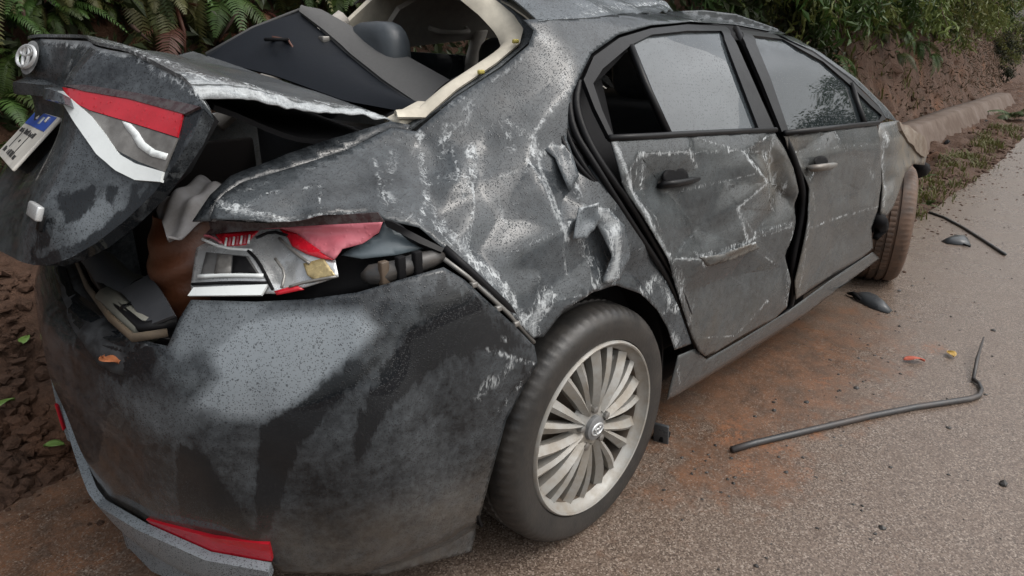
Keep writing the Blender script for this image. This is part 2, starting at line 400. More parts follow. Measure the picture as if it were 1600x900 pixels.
def panel(name, outline, surf, step, mat, parent, dents=None, it=2, off=0, solid=.003, film=.55, scratch=(), film_sheen_z=(), mud=None, wob=.0, extra=None, jag=0, label=None, sm=0, edge_scr=0, base_s=0, crisp=False):
    """outline: picture points (u,v), or ('p',a,b) points already on the surface's own parameters"""
    if sm: outline = smoothpoly(outline, sm)
    ab = []
    n = len(outline)
    for i in range(n):
        a, b = outline[i], outline[(i+1) % n]
        if len(a) == 3: ab.append(a[1:]); continue
        if len(b) == 3: b = a
        k = max(1, int(math.dist(a, b)/14))
        for j in range(k):
            u, v = a[0]+(b[0]-a[0])*j/k, a[1]+(b[1]-a[1])*j/k
            if jag and 0 < j: u += random.uniform(-jag, jag); v += random.uniform(-jag, jag)
            ab.append(surf.param(surf.hit(u, v, off)))
    ab = dens(ab, step)
    lo, hi = ab.min(0), ab.max(0)
    gx, gy = np.meshgrid(np.arange(lo[0], hi[0], step), np.arange(lo[1], hi[1], step*.87))
    gx = gx+(np.arange(gx.shape[0]) % 2)[:, None]*step*.5
    g = np.c_[gx.ravel(), gy.ravel()]; g = g[inpoly(g, ab)]
    if len(g): g = g[pldist(g, ab, True) > step*.5]
    cons = []; cp = []; ridges = []
    if dents and crisp:
        c = [Vector(k[:2]) for k in dents]; dz = [k[2] for k in dents]; tr = delaunay_2d_cdt(c, [], [], 0, 1e-3); idx = [o[0] for o in tr[3]]
        ec = {}
        for q in tr[2]:
            for k in range(3):
                e_ = tuple(sorted((q[k], q[(k+1) % 3]))); ec.setdefault(e_, []).append(q[(k+2) % 3])
        for (i0, i1), op in ec.items():
            if len(op) < 2: continue
            mid = (dz[idx[i0]]+dz[idx[i1]])/2; oth = (dz[idx[op[0]]]+dz[idx[op[1]]])/2
            if abs(mid-oth) < .006: continue
            pa, pb = tr[0][i0], tr[0][i1]; nn_ = max(2, int((pb-pa).length/10)); q = [surf.param(surf.hit(*(pa.lerp(pb, k/nn_)), off)) for k in range(nn_+1)]; q = np.array(q)
            ok = inpoly(q, ab) & (pldist(q, ab, True) > step*.7)
            base = len(ab)+len(cp); cp += list(q)
            cons += [(base+k, base+k+1) for k in range(nn_) if ok[k] and ok[k+1]]
            if mid < oth-.008: ridges.append(([tuple(pa), tuple(pb)], random.uniform(2, 4.5), min(.9, .3+(oth-mid)*20)))
        used = {i for e_ in cons for i in e_}; rm = {}; keep = []
        for i, p in enumerate(cp):
            if len(ab)+i in used: rm[len(ab)+i] = len(ab)+len(keep); keep.append(p)
        cons = [(rm[x], rm[y]) for x, y in cons]; cp = keep
        scratch = list(scratch)+ridges
        if len(cp) and len(g):
            cpa = np.array(cp); g = g[np.min(np.linalg.norm(g[:, None]-cpa[None], axis=2), axis=1) > step*.45]
    ne = len(ab); pts = np.r_[ab, np.array(cp), g] if len(cp) else np.r_[ab, g]
    r = delaunay_2d_cdt([Vector(p) for p in pts], [(i, (i+1) % ne) for i in range(ne)]+cons, [], 1, 1e-6)
    uv = np.array([tuple(p) for p in r[0]]); f = [tuple(q) for q in r[2]]
    # one winding, seen from outside
    v = surf.at(uv, off)
    fa = np.array(f); nn = np.cross(v[fa[:, 1]]-v[fa[:, 0]], v[fa[:, 2]]-v[fa[:, 0]])
    c0 = v[fa].mean(1)-CP; flip = (nn*c0).sum(1).sum() > 0
    if flip: f = [q[::-1] for q in f]; fa = fa[:, ::-1]; nn = -nn
    px = proj(v)
    vn = np.zeros_like(v)
    for k in range(3): np.add.at(vn, fa[:, k], nn)
    vn /= np.linalg.norm(vn, axis=1)[:, None]+1e-12
    dsp = np.zeros(len(v))
    if dents:
        dsp = facet(px, dents)
        ed = np.r_[fa[:, [0, 1]], fa[:, [1, 2]], fa[:, [2, 0]]]
        for _ in range(it):
            s_ = np.zeros(len(v)); c_ = np.zeros(len(v))
            for a, b in ((0, 1), (1, 0)): np.add.at(s_, ed[:, a], dsp[ed[:, b]]); np.add.at(c_, ed[:, a], 1)
            dsp = dsp*.4+.6*s_/np.maximum(c_, 1)
    if wob: dsp = dsp+wob*fbm(v, 5, 3)
    v = v-vn*dsp[:, None]
    fl = np.full(len(v), film, float)
    we = np.zeros(len(v))
    for poly, val, soft in film_sheen_z:
        poly = np.array(poly, float); d = pldist(px, poly, True); ins = inpoly(px, poly)
        if val < .06:
            we = np.maximum(we, np.clip(.5+np.where(ins, d, -d)/(2*(soft+9)), 0, 1)); continue
        k = np.clip(.5+np.where(ins, d, -d)/(2*soft), 0, 1); fl = fl*(1-k)+val*k
    sc = np.full(len(v), float(base_s))
    for s_ in scratch:
        pl, wd, st = s_[:3]; d = pldist(px, pl); sc = np.maximum(sc, st*np.exp(-(d/wd)**2))
    if edge_scr:
        d = pldist(px, px[:1] if False else proj(surf.at(ab, off)), True); sc = np.maximum(sc, edge_scr*np.exp(-(d/5)**2))
    mu = np.zeros(len(v)) if mud is None else np.clip(mud(px, v), 0, 1)
    if extra: v = extra(v)
    return mk(name, v, f, mat, parent, True, solid, dict(film=fl, scratch=sc, mud=mu, wet=we), label=label, sharp=50 if crisp else None)  # film and wet also carry the painted reflections

def ptube(name, px, surf, off, r, mat, parent, n=8, **k):
    pts = [surf.hit(u, v, off) for u, v in px]
    v, f = tube_g(pts, r, n); return mk(name, v, f, mat, parent, **k)

# ------------------------------------------------------------------ the wrecked car
CAR = empty('wrecked_car')
tag(CAR, 'crushed dark grey sedan with sprung boot lid, standing on the wet road edge', 'car')

# --- quarter panel with roof rail, crumpled and scratched
Q_OUT = [(612, 200), (650, 205), (713, 151), (782, 107), (826, 70), (834, 47), (818, 31), (900, 27), (1000, 19), (1100, 16), (1150, 22), (1215, 45), (1280, 80), (1340, 124), (1385, 168), (1402, 190),
         (1384, 184), (1374, 167), (1330, 123), (1270, 79), (1205, 49), (1150, 38), (1080, 33), (1018, 39), (966, 54), (924, 84), (905, 122),
         (893, 150), (899, 195), (945, 270), (995, 345), (1036, 412), (1062, 480), (1080, 537), (1054, 547), (1044, 512), (1030, 485), (1005, 460), (968, 447), (925, 457), (881, 485), (850, 526), (833, 528),
         (780, 472), (720, 413), (690, 383), (655, 355), (602, 343), (585, 330), (500, 335), (420, 346), (328, 342), (336, 318), (352, 300), (375, 284), (420, 270), (480, 254), (540, 235)]
Q_D = [(560, 200, 0), (655, 208, 0), (668, 280, .032), (690, 330, .04), (720, 280, -.004), (705, 225, .0), (760, 200, .012), (745, 290, .03), (790, 330, .05), (752, 388, .052), (800, 395, .018), (828, 250, .006), (833, 212, .0),
       (848, 280, -.004), (878, 360, .0), (868, 262, .06), (893, 300, .075), (905, 240, .06), (925, 325, .018), (962, 335, .02), (988, 400, .02), (935, 400, .045), (893, 430, .03), (840, 478, .004), (780, 430, .028), (720, 380, .012),
       (1000, 430, .045), (1040, 490, .01), (1078, 530, 0), (420, 300, -.004), (500, 290, .0), (455, 325, .03), (560, 300, .022), (600, 318, .004), (632, 290, .016), (375, 322, -.012), (350, 310, .004), (395, 293, .018), (585, 250, 0), (640, 240, .006),
       (833, 526, -.004), (700, 160, 0), (780, 110, .0), (830, 60, 0), (870, 120, .012), (900, 60, -.004), (860, 170, .0), (810, 170, .016), (905, 125, 0), (1000, 30, .002), (1100, 28, 0), (1200, 45, 0), (1390, 180, 0), (690, 385, 0), (602, 345, 0), (500, 337, .0), (425, 346, .006), (330, 342, 0),
       (560, 345, 0), (640, 350, 0), (850, 524, 0), (925, 457, -.008), (1005, 461, 0), (650, 340, .0), (930, 90, .0), (740, 350, .02), (850, 420, .022), (690, 250, .03)]
Q_S = [([(655, 208), (662, 260), (668, 300), (690, 340)], 7, .75), ([(668, 300), (660, 340), (655, 350)], 7, .7), ([(690, 345), (745, 405), (790, 450), (832, 520)], 16, .8), ([(735, 230), (742, 270), (728, 300)], 12, .75),
       ([(790, 185), (812, 205), (834, 212)], 8, .7), ([(835, 215), (852, 270), (870, 310), (888, 375)], 7, .95), ([(895, 235), (905, 260), (915, 310)], 5, .8), ([(850, 232), (895, 228)], 5, .7),
       ([(925, 325), (960, 335), (985, 390), (960, 440)], 10, .85), ([(860, 460), (835, 500), (832, 520)], 14, .9), ([(740, 330), (735, 380), (745, 400)], 7, .6), ([(680, 270), (760, 272), (830, 262)], 6, .55),
       ([(700, 200), (690, 240)], 14, .6), ([(760, 200), (790, 190), (800, 230)], 12, .5), ([(340, 312), (380, 330), (430, 345)], 12, .85), ([(430, 345), (500, 334), (585, 328)], 3, .8), ([(360, 298), (420, 285)], 6, .55), ([(420, 285), (540, 245), (640, 215)], 4, .4),
       ([(700, 165), (780, 120), (825, 80)], 8, .45), ([(880, 150), (860, 175), (835, 208)], 3, .55), ([(820, 40), (900, 90), (880, 130)], 18, .38), ([(1010, 460), (1040, 440), (1060, 480)], 14, .7), ([(890, 480), (930, 452)], 8, .6), ([(780, 300), (800, 350), (790, 380)], 9, .4),
       ([(740, 150), (720, 200)], 16, .42), ([(620, 225), (600, 300), (640, 340)], 16, .45), ([(910, 370), (940, 420), (950, 440)], 14, .6), ([(850, 330), (800, 420)], 30, .3), ([(1010, 470), (1060, 540)], 14, .5), ([(960, 420), (940, 445)], 10, .7)]
panel('quarter_panel', Q_OUT, SIDE, .0085, PAINT, CAR, [(u, v, d*.55) for u, v, d in Q_D], 4, crisp=True, film=.33, scratch=Q_S, wob=.001, solid=.002,
      film_sheen_z=[([(890, 180), (960, 300), (1080, 540), (1050, 545), (1000, 455), (920, 440), (880, 330), (870, 250)], .25, 14), ([(470, 300), (620, 260), (640, 285), (500, 310)], .15, 8), ([(740, 390), (795, 305), (800, 330), (770, 390)], .3, 8), ([(460, 328), (590, 318), (590, 330), (470, 338)], .1, 5)],  # darker zones in the jamb, groove and dent
      label='crumpled and scratched rear quarter panel', base_s=.06)
# --- rear door
RD = panel('rear_door', [(953, 216), (1082, 209), (1210, 205), (1226, 232), (1240, 262), (1249, 300), (1246, 350), (1230, 400), (1236, 440), (1230, 480), (1212, 497), (1160, 525), (1118, 551), (1102, 557), (1092, 548), (1083, 529), (1061, 460), (1043, 404), (1012, 348), (974, 286)],
      SIDE, .010, PAINT_DUST, CAR,
      [(953, 216, 0), (1080, 212, 0), (1210, 207, 0), (1078, 238, -.006), (1000, 240, .0), (1000, 300, .022), (1060, 290, .05), (1100, 258, .024), (1160, 238, -.006), (1212, 240, .03), (1195, 285, -.014), (1150, 325, -.01), (1105, 362, .03), (1233, 290, .055), (1248, 320, .02), (1185, 366, .016), (1095, 405, -.006),
       (1175, 385, .004), (1242, 348, .0), (1150, 435, .028), (1080, 460, .018), (1108, 548, 0), (1200, 470, .0), (1225, 420, .012), (1228, 480, .0), (1043, 404, -.006), (974, 286, 0), (1083, 529, 0), (1030, 340, .01), (1150, 525, .0), (1220, 330, .03), (1140, 290, .012)],
      6, crisp=True, film=.37, wob=.0012, off=-.004, solid=.003,
      scratch=[([(960, 222), (985, 280), (1015, 345), (1045, 405)], 7, .95), ([(1010, 245), (1018, 300)], 7, .7), ([(1000, 243), (1090, 236), (1210, 236)], 3, .8), ([(1205, 240), (1225, 280), (1235, 300)], 12, .65), ([(1095, 400), (1150, 385), (1245, 352)], 3, .75), ([(1100, 412), (1180, 383)], 3, .7), ([(1060, 300), (1140, 280)], 3, .4), ([(1050, 410), (1070, 450), (1060, 480)], 12, .6), ([(1020, 360), (1100, 330)], 3, .4), ([(1080, 300), (1180, 270)], 2.5, .5), ([(1090, 470), (1080, 500)], 8, .45), ([(1090, 395), (1105, 415)], 6, .8)],
      film_sheen_z=[([(1000, 245), (1130, 240), (1140, 280), (1060, 330), (1010, 320)], .5, 10), ([(1120, 370), (1230, 255), (1240, 285), (1150, 370)], .95, 10)],  # bright diagonal zone paints the highlight along the ridge
      mud=lambda px, v: .22*ss(420, 540, px[:, 1])+.6*np.exp(-((px[:, 0]-1215)/28)**2-((px[:, 1]-275)/45)**2)+.05, label='dented dusty rear door')
# --- front door
FD = panel('front_door', [(1226, 209), (1300, 201), (1370, 194), (1376, 225), (1377, 285), (1371, 325), (1361, 356), (1364, 388), (1350, 400), (1300, 430), (1244, 468), (1242, 440), (1252, 395), (1262, 340), (1266, 295), (1256, 250)],
      SIDE, .012, PAINT_DUST, CAR,
      [(1226, 209, 0), (1300, 203, 0), (1370, 196, 0), (1245, 235, .035), (1285, 258, .016), (1262, 290, 0), (1320, 235, -.004), (1370, 240, .0), (1350, 300, .012), (1300, 320, .014), (1262, 357, -.004), (1370, 322, -.006), (1310, 385, .014), (1250, 450, 0), (1360, 370, 0), (1245, 466, 0)],
      5, crisp=True, film=.43, wob=.001, off=-.002,
      scratch=[([(1265, 357), (1370, 322)], 2.5, .7), ([(1232, 240), (1260, 300)], 7, .7), ([(1250, 235), (1370, 225)], 2.5, .55), ([(1355, 250), (1375, 300)], 8, .4), ([(1275, 340), (1272, 300)], 4, .4)],
      mud=lambda px, v: .16+.4*np.exp(-((px[:, 0]-1240)/20)**2), label='muddy front door')
# --- front wing, hood, sill
panel('front_wing', [(1373, 193), (1404, 188), (1424, 204), (1442, 224), (1449, 243), (1444, 258), (1428, 256), (1414, 270), (1404, 298), (1394, 325), (1386, 338), (1375, 335), (1379, 285), (1378, 225)], SIDE, .02, PAINT_DUST, CAR,
      [(1373, 193, 0), (1404, 190, 0), (1385, 240, .04), (1395, 230, 0), (1392, 290, .04), (1420, 215, 0), (1446, 245, 0), (1405, 270, 0), (1385, 330, 0), (1400, 250, .02)], 1, film=.7, wob=.006, mud=lambda px, v: .4+.6*ss(1390, 1425, px[:, 0]),
      scratch=[([(1385, 210), (1390, 290), (1380, 320)], 5, .8)], label='torn mud-caked front wing')
panel('door_sill', [(1060, 556), (1086, 545), (1104, 562), (1160, 530), (1232, 486), (1300, 436), (1364, 394), (1374, 404), (1310, 452), (1242, 503), (1150, 563), (1051, 622), (1042, 625)], SIDE, .014, PAINT_DUST, CAR, off=.006, film=.5, mud=lambda px, v: .15+0*px[:, 0], scratch=[([(1062, 600), (1060, 570)], 3, .6), ([(1110, 565), (1240, 490)], 3, .35)])
# --- black recesses behind the gaps
def dark_backing(name, poly, off): return panel(name, poly, SIDE, .03, DARK, CAR, off=off, solid=.002)
dark_backing('door_jamb', [(835, 205), (905, 120), (930, 80), (960, 215), (1000, 300), (1045, 400), (1075, 460), (1105, 560), (1070, 560), (1000, 440), (930, 330), (860, 250)], .085)
dark_backing('roof_rail_backing', [(898, 128), (920, 82), (966, 54), (1018, 39), (1080, 33), (1150, 38), (1205, 49), (1270, 79), (1330, 123), (1380, 178), (1374, 190), (1322, 142), (1262, 97), (1200, 68), (1130, 60), (1018, 64), (978, 82), (930, 132)], .025)
dark_backing('door_pillar', [(1130, 40), (1162, 45), (1232, 205), (1272, 300), (1262, 420), (1250, 500), (1215, 500), (1225, 400), (1240, 320), (1200, 205)], .045)
# --- torn rubber door seals in the jamb
SL = [[(893, 135), (888, 165), (897, 205), (925, 255), (965, 320), (1010, 385), (1045, 440), (1070, 500), (1090, 552)], [(905, 130), (900, 165), (912, 215), (945, 265), (985, 325), (1025, 385), (1056, 440), (1078, 500), (1098, 552)],
      [(880, 160), (884, 200), (900, 240), (930, 285), (960, 310)], [(868, 175), (875, 215), (905, 265), (945, 300)], [(900, 150), (905, 205), (935, 262), (950, 300), (990, 350)], [(890, 215), (930, 245), (960, 300), (1000, 345)]]
for i, s_ in enumerate(SL):
    s_ = [(u+random.uniform(-3, 3), v+random.uniform(-3, 3)) for u, v in s_]
    ptube('door_seal', smoothpoly(s_, 2, False), SIDE, .014+.014*(i > 1), [.008, .010, .007, .006, .005, .006][i], SEAL, CAR, 8)
for poly in ([(884, 150), (900, 140), (905, 200), (930, 250), (915, 262), (890, 215)], [(925, 262), (950, 268), (1000, 340), (985, 352), (945, 310)], [(955, 320), (985, 335), (1040, 420), (1030, 430), (985, 380)]):
    panel('jamb_fold', poly, SIDE, .012, BLACK, CAR, [(p[0], p[1], random.uniform(-.012, .02)) for p in poly], 1, off=.03, solid=.003)
ptube('door_seal', smoothpoly([(1150, 45), (1180, 110), (1218, 200), (1238, 240), (1256, 300), (1251, 350), (1236, 410), (1239, 450), (1234, 482), (1222, 494)], 2, False), SIDE, .022, .013, SEAL, CAR, 8)
# crumpled jamb shards between quarter panel and door
panel('torn_jamb_flap', [(840, 205), (866, 168), (876, 190), (890, 228), (905, 275), (890, 300), (868, 246), (848, 232)], SIDE, .01, PAINT, CAR, [(840, 205, 0), (866, 170, .01), (860, 210, -.005), (885, 240, .012), (868, 246, 0), (895, 290, .0), (875, 205, .01)], 1, off=.02, film=.5, scratch=[([(845, 228), (880, 228)], 4, .9), ([(866, 172), (842, 204)], 3, .7)])
panel('torn_jamb_flap', [(905, 325), (930, 318), (936, 345), (915, 372), (896, 374)], SIDE, .008, PAINT, CAR, [(905, 325, 0), (930, 318, -.02), (920, 345, .005), (936, 345, -.015), (915, 372, -.01), (896, 374, 0)], 1, off=-.012, film=.8, scratch=[([(905, 325), (930, 318), (936, 345)], 3, .8)])
panel('torn_jamb_flap', [(925, 322), (950, 326), (975, 352), (988, 400), (968, 438), (945, 443), (955, 400), (935, 350)], SIDE, .008, PAINT, CAR, [(925, 322, .006), (950, 326, -.006), (975, 352, -.003), (960, 370, -.010), (988, 400, .008), (968, 438, .0), (945, 443, .008), (955, 400, -.004), (935, 350, .006)], 1, off=-.008, film=.6, scratch=[([(930, 325), (955, 345), (965, 400), (955, 440)], 12, 1.0)])
# --- windows and frames
panel('rear_window_frame', [(952, 214), (930, 170), (912, 124), (928, 88), (968, 59), (1018, 44), (1074, 38), (1133, 41), (1150, 66), (1211, 203), (1187, 204), (1127, 48), (1074, 48), (1018, 54), (986, 70), (942, 107), (927, 130), (941, 172), (959, 213)], SIDE, .012, BLACK, CAR, off=-.006, solid=.012)
panel('rear_door_glass', [(991, 70), (1018, 53), (1074, 48), (1127, 48), (1187, 202), (1048, 210)], SIDE, .03, GLASS, CAR, off=.006, solid=.004)
ptube('window_divider', [(985, 72), (1008, 130), (1045, 210)], SIDE, .0, .010, BLACK, CAR)
ptube('belt_trim', [(952, 216), (1010, 213), (1080, 209), (1140, 206), (1212, 203)], SIDE, -.006, .0085, BLACK, CAR)
ptube('belt_trim', [(1226, 208), (1300, 200), (1372, 192)], SIDE, -.006, .010, BLACK, CAR)
panel('front_window_frame', [(1155, 46), (1205, 52), (1270, 82), (1330, 126), (1374, 168), (1384, 186), (1370, 194), (1378, 180), (1360, 164), (1330, 134), (1286, 96), (1223, 61), (1176, 55), (1204, 122), (1232, 203), (1222, 206), (1190, 126)], SIDE, .014, BLACK, CAR, off=-.004, solid=.012)
panel('front_door_glass', [(1175, 54), (1223, 60), (1286, 94), (1330, 132), (1350, 196), (1230, 204)], SIDE, .04, GLASS_F, CAR, off=.006, solid=.004)
panel('corner_glass', [(1332, 134), (1360, 164), (1378, 181), (1371, 192), (1352, 195)], SIDE, .04, GLASS_F, CAR, off=.006, solid=.004)
ptube('window_divider', [(1330, 131), (1351, 196)], SIDE, -.002, .012, BLACK, CAR)
# --- handles
def handle(px, par, mat, w=.010, dents=True):
    pts = [SIDE.hit(u, v, o) for u, v, o in px]; v, f = tube_g(pts, [w*.7]+[w*1.25]*(len(pts)-2)+[w*.8], 10, flat=.7); return mk('door_handle', v, f, mat, CAR)
handle([(1264, 262, .01), (1268, 263, -.015), (1282, 262, -.028), (1298, 260, -.025), (1304, 258, -.005)], FD, BRUSH, .014)
handle([(1028, 291, .04), (1036, 289, .018), (1055, 287, .012), (1075, 284, .014), (1090, 280, .03)], RD, BLACK, .012)
for cx, cy, o in ((1056, 276, .030), (1283, 252, .008)):
    panel('handle_recess', [(cx+a*math.cos(q), cy+b*math.sin(q)) for a, b in ((20 if o > .02 else 11, 16 if o > .02 else 9),) for q in np.linspace(0, 2*math.pi, 14)[:-1]], SIDE, .01, DARK, CAR, off=o-.012, solid=.002)
panel('broken_trim_strip', [(1094, 402), (1130, 395), (1180, 378), (1188, 388), (1140, 408), (1106, 416)], SIDE, .008, PAINT_DUST, CAR, [(1094, 402, 0), (1130, 395, -.01), (1180, 378, -.004), (1188, 388, .004), (1140, 408, .01), (1106, 416, .004), (1125, 404, -.014)], 1, off=-.008, film=.5, scratch=[([(1094, 402), (1180, 378)], 2.5, .8)], mud=lambda px, v: .5+0*px[:, 0])
# --- rear bumper
B_OUT = [(838, 566), (833, 540), (800, 506), (760, 470), (725, 438), (692, 418), (640, 433), (560, 457), (480, 468), (400, 472), (300, 469), (282, 498), (264, 541)] + [('p', a, .7275) for a in np.linspace(-.43, 1.15, 16)] + [('p', 1.3, .70), ('p', 1.32, .40), ('p', .9, .335), ('p', .5, .335), ('p', .30, .335), (165, 777), (228, 812), (330, 858), (424, 876), (440, 892), (600, 897), (735, 861), (750, 800), (790, 655)]
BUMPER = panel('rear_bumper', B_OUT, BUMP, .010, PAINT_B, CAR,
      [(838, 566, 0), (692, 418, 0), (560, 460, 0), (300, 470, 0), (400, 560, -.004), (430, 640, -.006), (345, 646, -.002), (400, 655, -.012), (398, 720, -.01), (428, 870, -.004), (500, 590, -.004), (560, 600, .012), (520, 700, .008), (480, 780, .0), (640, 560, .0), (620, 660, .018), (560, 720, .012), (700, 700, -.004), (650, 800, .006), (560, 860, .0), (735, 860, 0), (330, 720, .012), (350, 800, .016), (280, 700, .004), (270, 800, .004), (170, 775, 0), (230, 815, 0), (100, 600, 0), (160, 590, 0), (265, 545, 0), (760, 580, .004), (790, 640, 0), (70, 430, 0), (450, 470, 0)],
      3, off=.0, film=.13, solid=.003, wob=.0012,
      film_sheen_z=[([(330, 545), (380, 500), (470, 490), (560, 488), (585, 515), (530, 575), (445, 642), (400, 655), (300, 640), (345, 590)], 1.25, 14), ([(285, 690), (320, 705), (345, 730), (395, 820), (418, 852), (320, 840), (290, 810), (280, 740)], -.6, 3),  # pale zone paints the sky's reflection on the shoulder, black zone a dark one
             ([(560, 560), (590, 560), (470, 690), (420, 830), (400, 830), (400, 668), (440, 650)], -.45, 5), ([(650, 500), (705, 520), (690, 570), (600, 640), (555, 735), (550, 680), (575, 610)], -.45, 5), ([(600, 520), (620, 525), (520, 610), (500, 600)], .1, 8),  # wet streaks with dark mirrored surroundings painted in
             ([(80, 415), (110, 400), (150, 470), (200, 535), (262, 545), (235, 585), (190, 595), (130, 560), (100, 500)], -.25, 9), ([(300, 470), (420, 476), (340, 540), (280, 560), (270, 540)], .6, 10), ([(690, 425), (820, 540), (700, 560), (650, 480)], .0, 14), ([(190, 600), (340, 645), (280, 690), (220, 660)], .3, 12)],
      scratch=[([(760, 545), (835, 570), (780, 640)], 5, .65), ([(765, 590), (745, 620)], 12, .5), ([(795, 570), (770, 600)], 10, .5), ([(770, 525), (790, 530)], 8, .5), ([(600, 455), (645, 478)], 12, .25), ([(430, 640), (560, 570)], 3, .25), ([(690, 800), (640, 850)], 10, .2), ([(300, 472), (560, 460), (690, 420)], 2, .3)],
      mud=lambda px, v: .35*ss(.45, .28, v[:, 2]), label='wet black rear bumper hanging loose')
panel('rear_valance', [(163, 779), (228, 817), (330, 862), (424, 879), (428, 892), (300, 905), (250, 885), (205, 840), ('p', .06, .27), ('p', .5, .25), ('p', 1.0, .27), ('p', 1.05, .33), ('p', .5, .335), ('p', .3, .335)], BUMP, .012, PAINT_B, CAR, off=-.012, film=.95, solid=.02, label='grey rain-speckled lower valance')
panel('rear_reflector', [(228, 812), (262, 822), (330, 840), (420, 851), (425, 877), (380, 874), (330, 865), (262, 845)], BUMP, .012, RED, CAR, off=-.010, solid=.012, label='red reflector strip low on the near bumper corner')
def slab(name, poly, y0, th, mat, label=None):
    a = [P(u, v, y=y0) for u, v in poly]; n = len(a); b = [p+np.array([th*.6, th, 0]) for p in a]
    v = a+b; f = [tuple(range(n)), tuple(range(2*n-1, n-1, -1))]+[(i, n+i, n+(i+1) % n, (i+1) % n) for i in range(n)]
    return bevel(mk(name, v, f, mat, CAR, smooth=False, label=label, attrs=dict(film=[.9]*2*n, scratch=[0]*2*n, mud=[0]*2*n)), .006)
slab('bumper_corner_flange', [(72, 566), (86, 560), (112, 630), (132, 690), (118, 694), (104, 690), (88, 640)], .22, .10, PAINT_B)
slab('rear_reflector', [(84, 632), (90, 634), (102, 672), (97, 674)], .212, .05, RED, 'red reflector at the far end of the bumper')
# bumper top: weatherstrip and tray edge inside the boot opening
SILLM = plain('wet_black_sill_plastic', (.010, .010, .011), .55, spec=.3, dirt=(.12, .13, .14), dirt_amt=.3, dsc=16)
panel('sill_cover', [(84, 420), (112, 398), (150, 468), (204, 531), (262, 543), (242, 582), (200, 594), (150, 566), (112, 510)], BUMP, .012, SILLM, CAR, off=-.004, jag=3, wob=.002)
ptube('boot_weatherstrip', [(270, 535), (225, 520), (180, 480), (145, 440), (122, 402), (110, 380)], BUMP, .075, .008, SEAL, CAR)
panel('boot_sill_trim', [('p', a, z) for a, z in [(-.42, .724)]+[(a, .733) for a in np.linspace(-.42, 1.0, 8)]] + [('p', a, .7375) for a in np.linspace(1.0, -.42, 8)], BUMP, .015, DARK, CAR, off=.03, solid=.004)
# --- right tail light: smashed open
TL = empty('tail_light', parent=CAR)
TL['label'] = 'smashed tail light with red lens and bare white reflector'
panel('lamp_pocket', [(335, 345), (420, 340), (600, 335), (700, 385), (700, 425), (600, 450), (480, 472), (330, 472), (320, 400)], BUMP, .02, DARK, TL, off=.085, solid=.003)
LAMPC = plain('clear_wet_lamp_chrome', (.58, .60, .61), .2, .55, var=.2, sc=24, dirt=(.20, .19, .18), dirt_amt=.25, dsc=26)
panel('lamp_body', [(314, 362), (360, 356), (420, 354), (470, 362), (505, 392), (524, 406), (529, 432), (500, 441), (434, 459), (300, 459), (298, 446), (306, 392)], BUMP, .006, LAMPC, TL,
      [(314, 362, -.004), (360, 356, 0), (420, 354, -.004), (505, 392, -.006), (529, 432, 0), (434, 459, 0), (300, 459, 0), (306, 392, 0), (400, 378, -.006), (425, 395, .010), (440, 420, .016), (455, 440, .008), (418, 445, -.004), (404, 412, -.006), (350, 384, -.006), (330, 374, .006), (370, 370, .004), (470, 400, -.002), (395, 392, -.006)], 2, off=.008, solid=.003, label='clear lower lens with bare silver reflector')
panel('smoked_lens', [(322, 344), (420, 349), (500, 338), (590, 332), (601, 347), (560, 350), (500, 353), (410, 359), (318, 366)], BUMP, .01, SMOKE, TL, off=-.004, solid=.004)
panel('red_lens', [(336, 366), (372, 362), (404, 360), (392, 372), (384, 382), (352, 385), (344, 376)], BUMP, .006, RED, TL, off=.0, solid=.003)
panel('red_lens', [(436, 358), (462, 364), (490, 384), (522, 406), (504, 404), (478, 396), (456, 384), (450, 372)], BUMP, .006, RED, TL, off=-.002, solid=.003)
panel('red_lens', [(405, 358), (500, 352), (598, 347), (592, 364), (566, 380), (535, 389), (522, 405), (497, 391), (466, 366), (438, 357)], BUMP, .008, RED_DULL, TL, [(405, 358, 0), (598, 347, 0), (522, 405, 0), (505, 376, .006), (560, 368, .0), (530, 374, -.005)], 1, off=-.005, solid=.003, label='rain-misted red lens wing')
panel('amber_reflector', [(474, 412), (506, 404), (525, 431), (492, 438), (480, 430)], BUMP, .005, GOLD, TL, off=.003, solid=.003, wob=.004)
panel('lamp_inner_box', [(322, 394), (388, 400), (408, 432), (312, 434)], BUMP, .01, SHELF_TOP, TL, off=-.001, solid=.002)
panel('lamp_inner_box', [(340, 397), (362, 399), (360, 428), (334, 428)], BUMP, .01, GLASSY, TL, off=-.003, solid=.002)
panel('lamp_inner_box', [(364, 399), (384, 401), (402, 428), (362, 428)], BUMP, .01, DARK, TL, off=-.003, solid=.002)
for pl_, r_, mm_ in (([(310, 432), (360, 430), (412, 431)], .0045, WHITEPL), ([(300, 444), (360, 441), (418, 442)], .003, DARK), ([(388, 392), (404, 408), (418, 436), (426, 452)], .0035, DARK), ([(400, 372), (424, 361), (450, 368)], .003, DARK), ([(316, 374), (350, 388), (394, 391)], .003, WHITEPL), ([(318, 368), (332, 370), (346, 380)], .003, RED_DULL), ([(436, 372), (462, 396), (484, 412)], .003, BRUSH), ([(430, 404), (446, 426), (440, 450)], .003, BRUSH), ([(452, 448), (480, 440), (526, 432)], .003, BRUSH)):
    ptube('lamp_rib', smoothpoly(pl_, 1, False), BUMP, .0, r_, mm_, TL, 6)
for k in range(7): ptube('reflector_ridge', [(352+k*6, 384-k*.6), (354+k*6, 372-k*.8)], BUMP, -.002, .0022, RED_DULL if k % 2 else WHITEPL, TL, 5)
panel('lamp_lower_strip', [(302, 449), (418, 444), (408, 461), (293, 462)], BUMP, .008, WHITEPL, TL, off=-.006, solid=.006)
panel('red_fragment', [(428, 455), (462, 445), (475, 452), (432, 461)], BUMP, .008, RED, TL, off=.0, solid=.003)
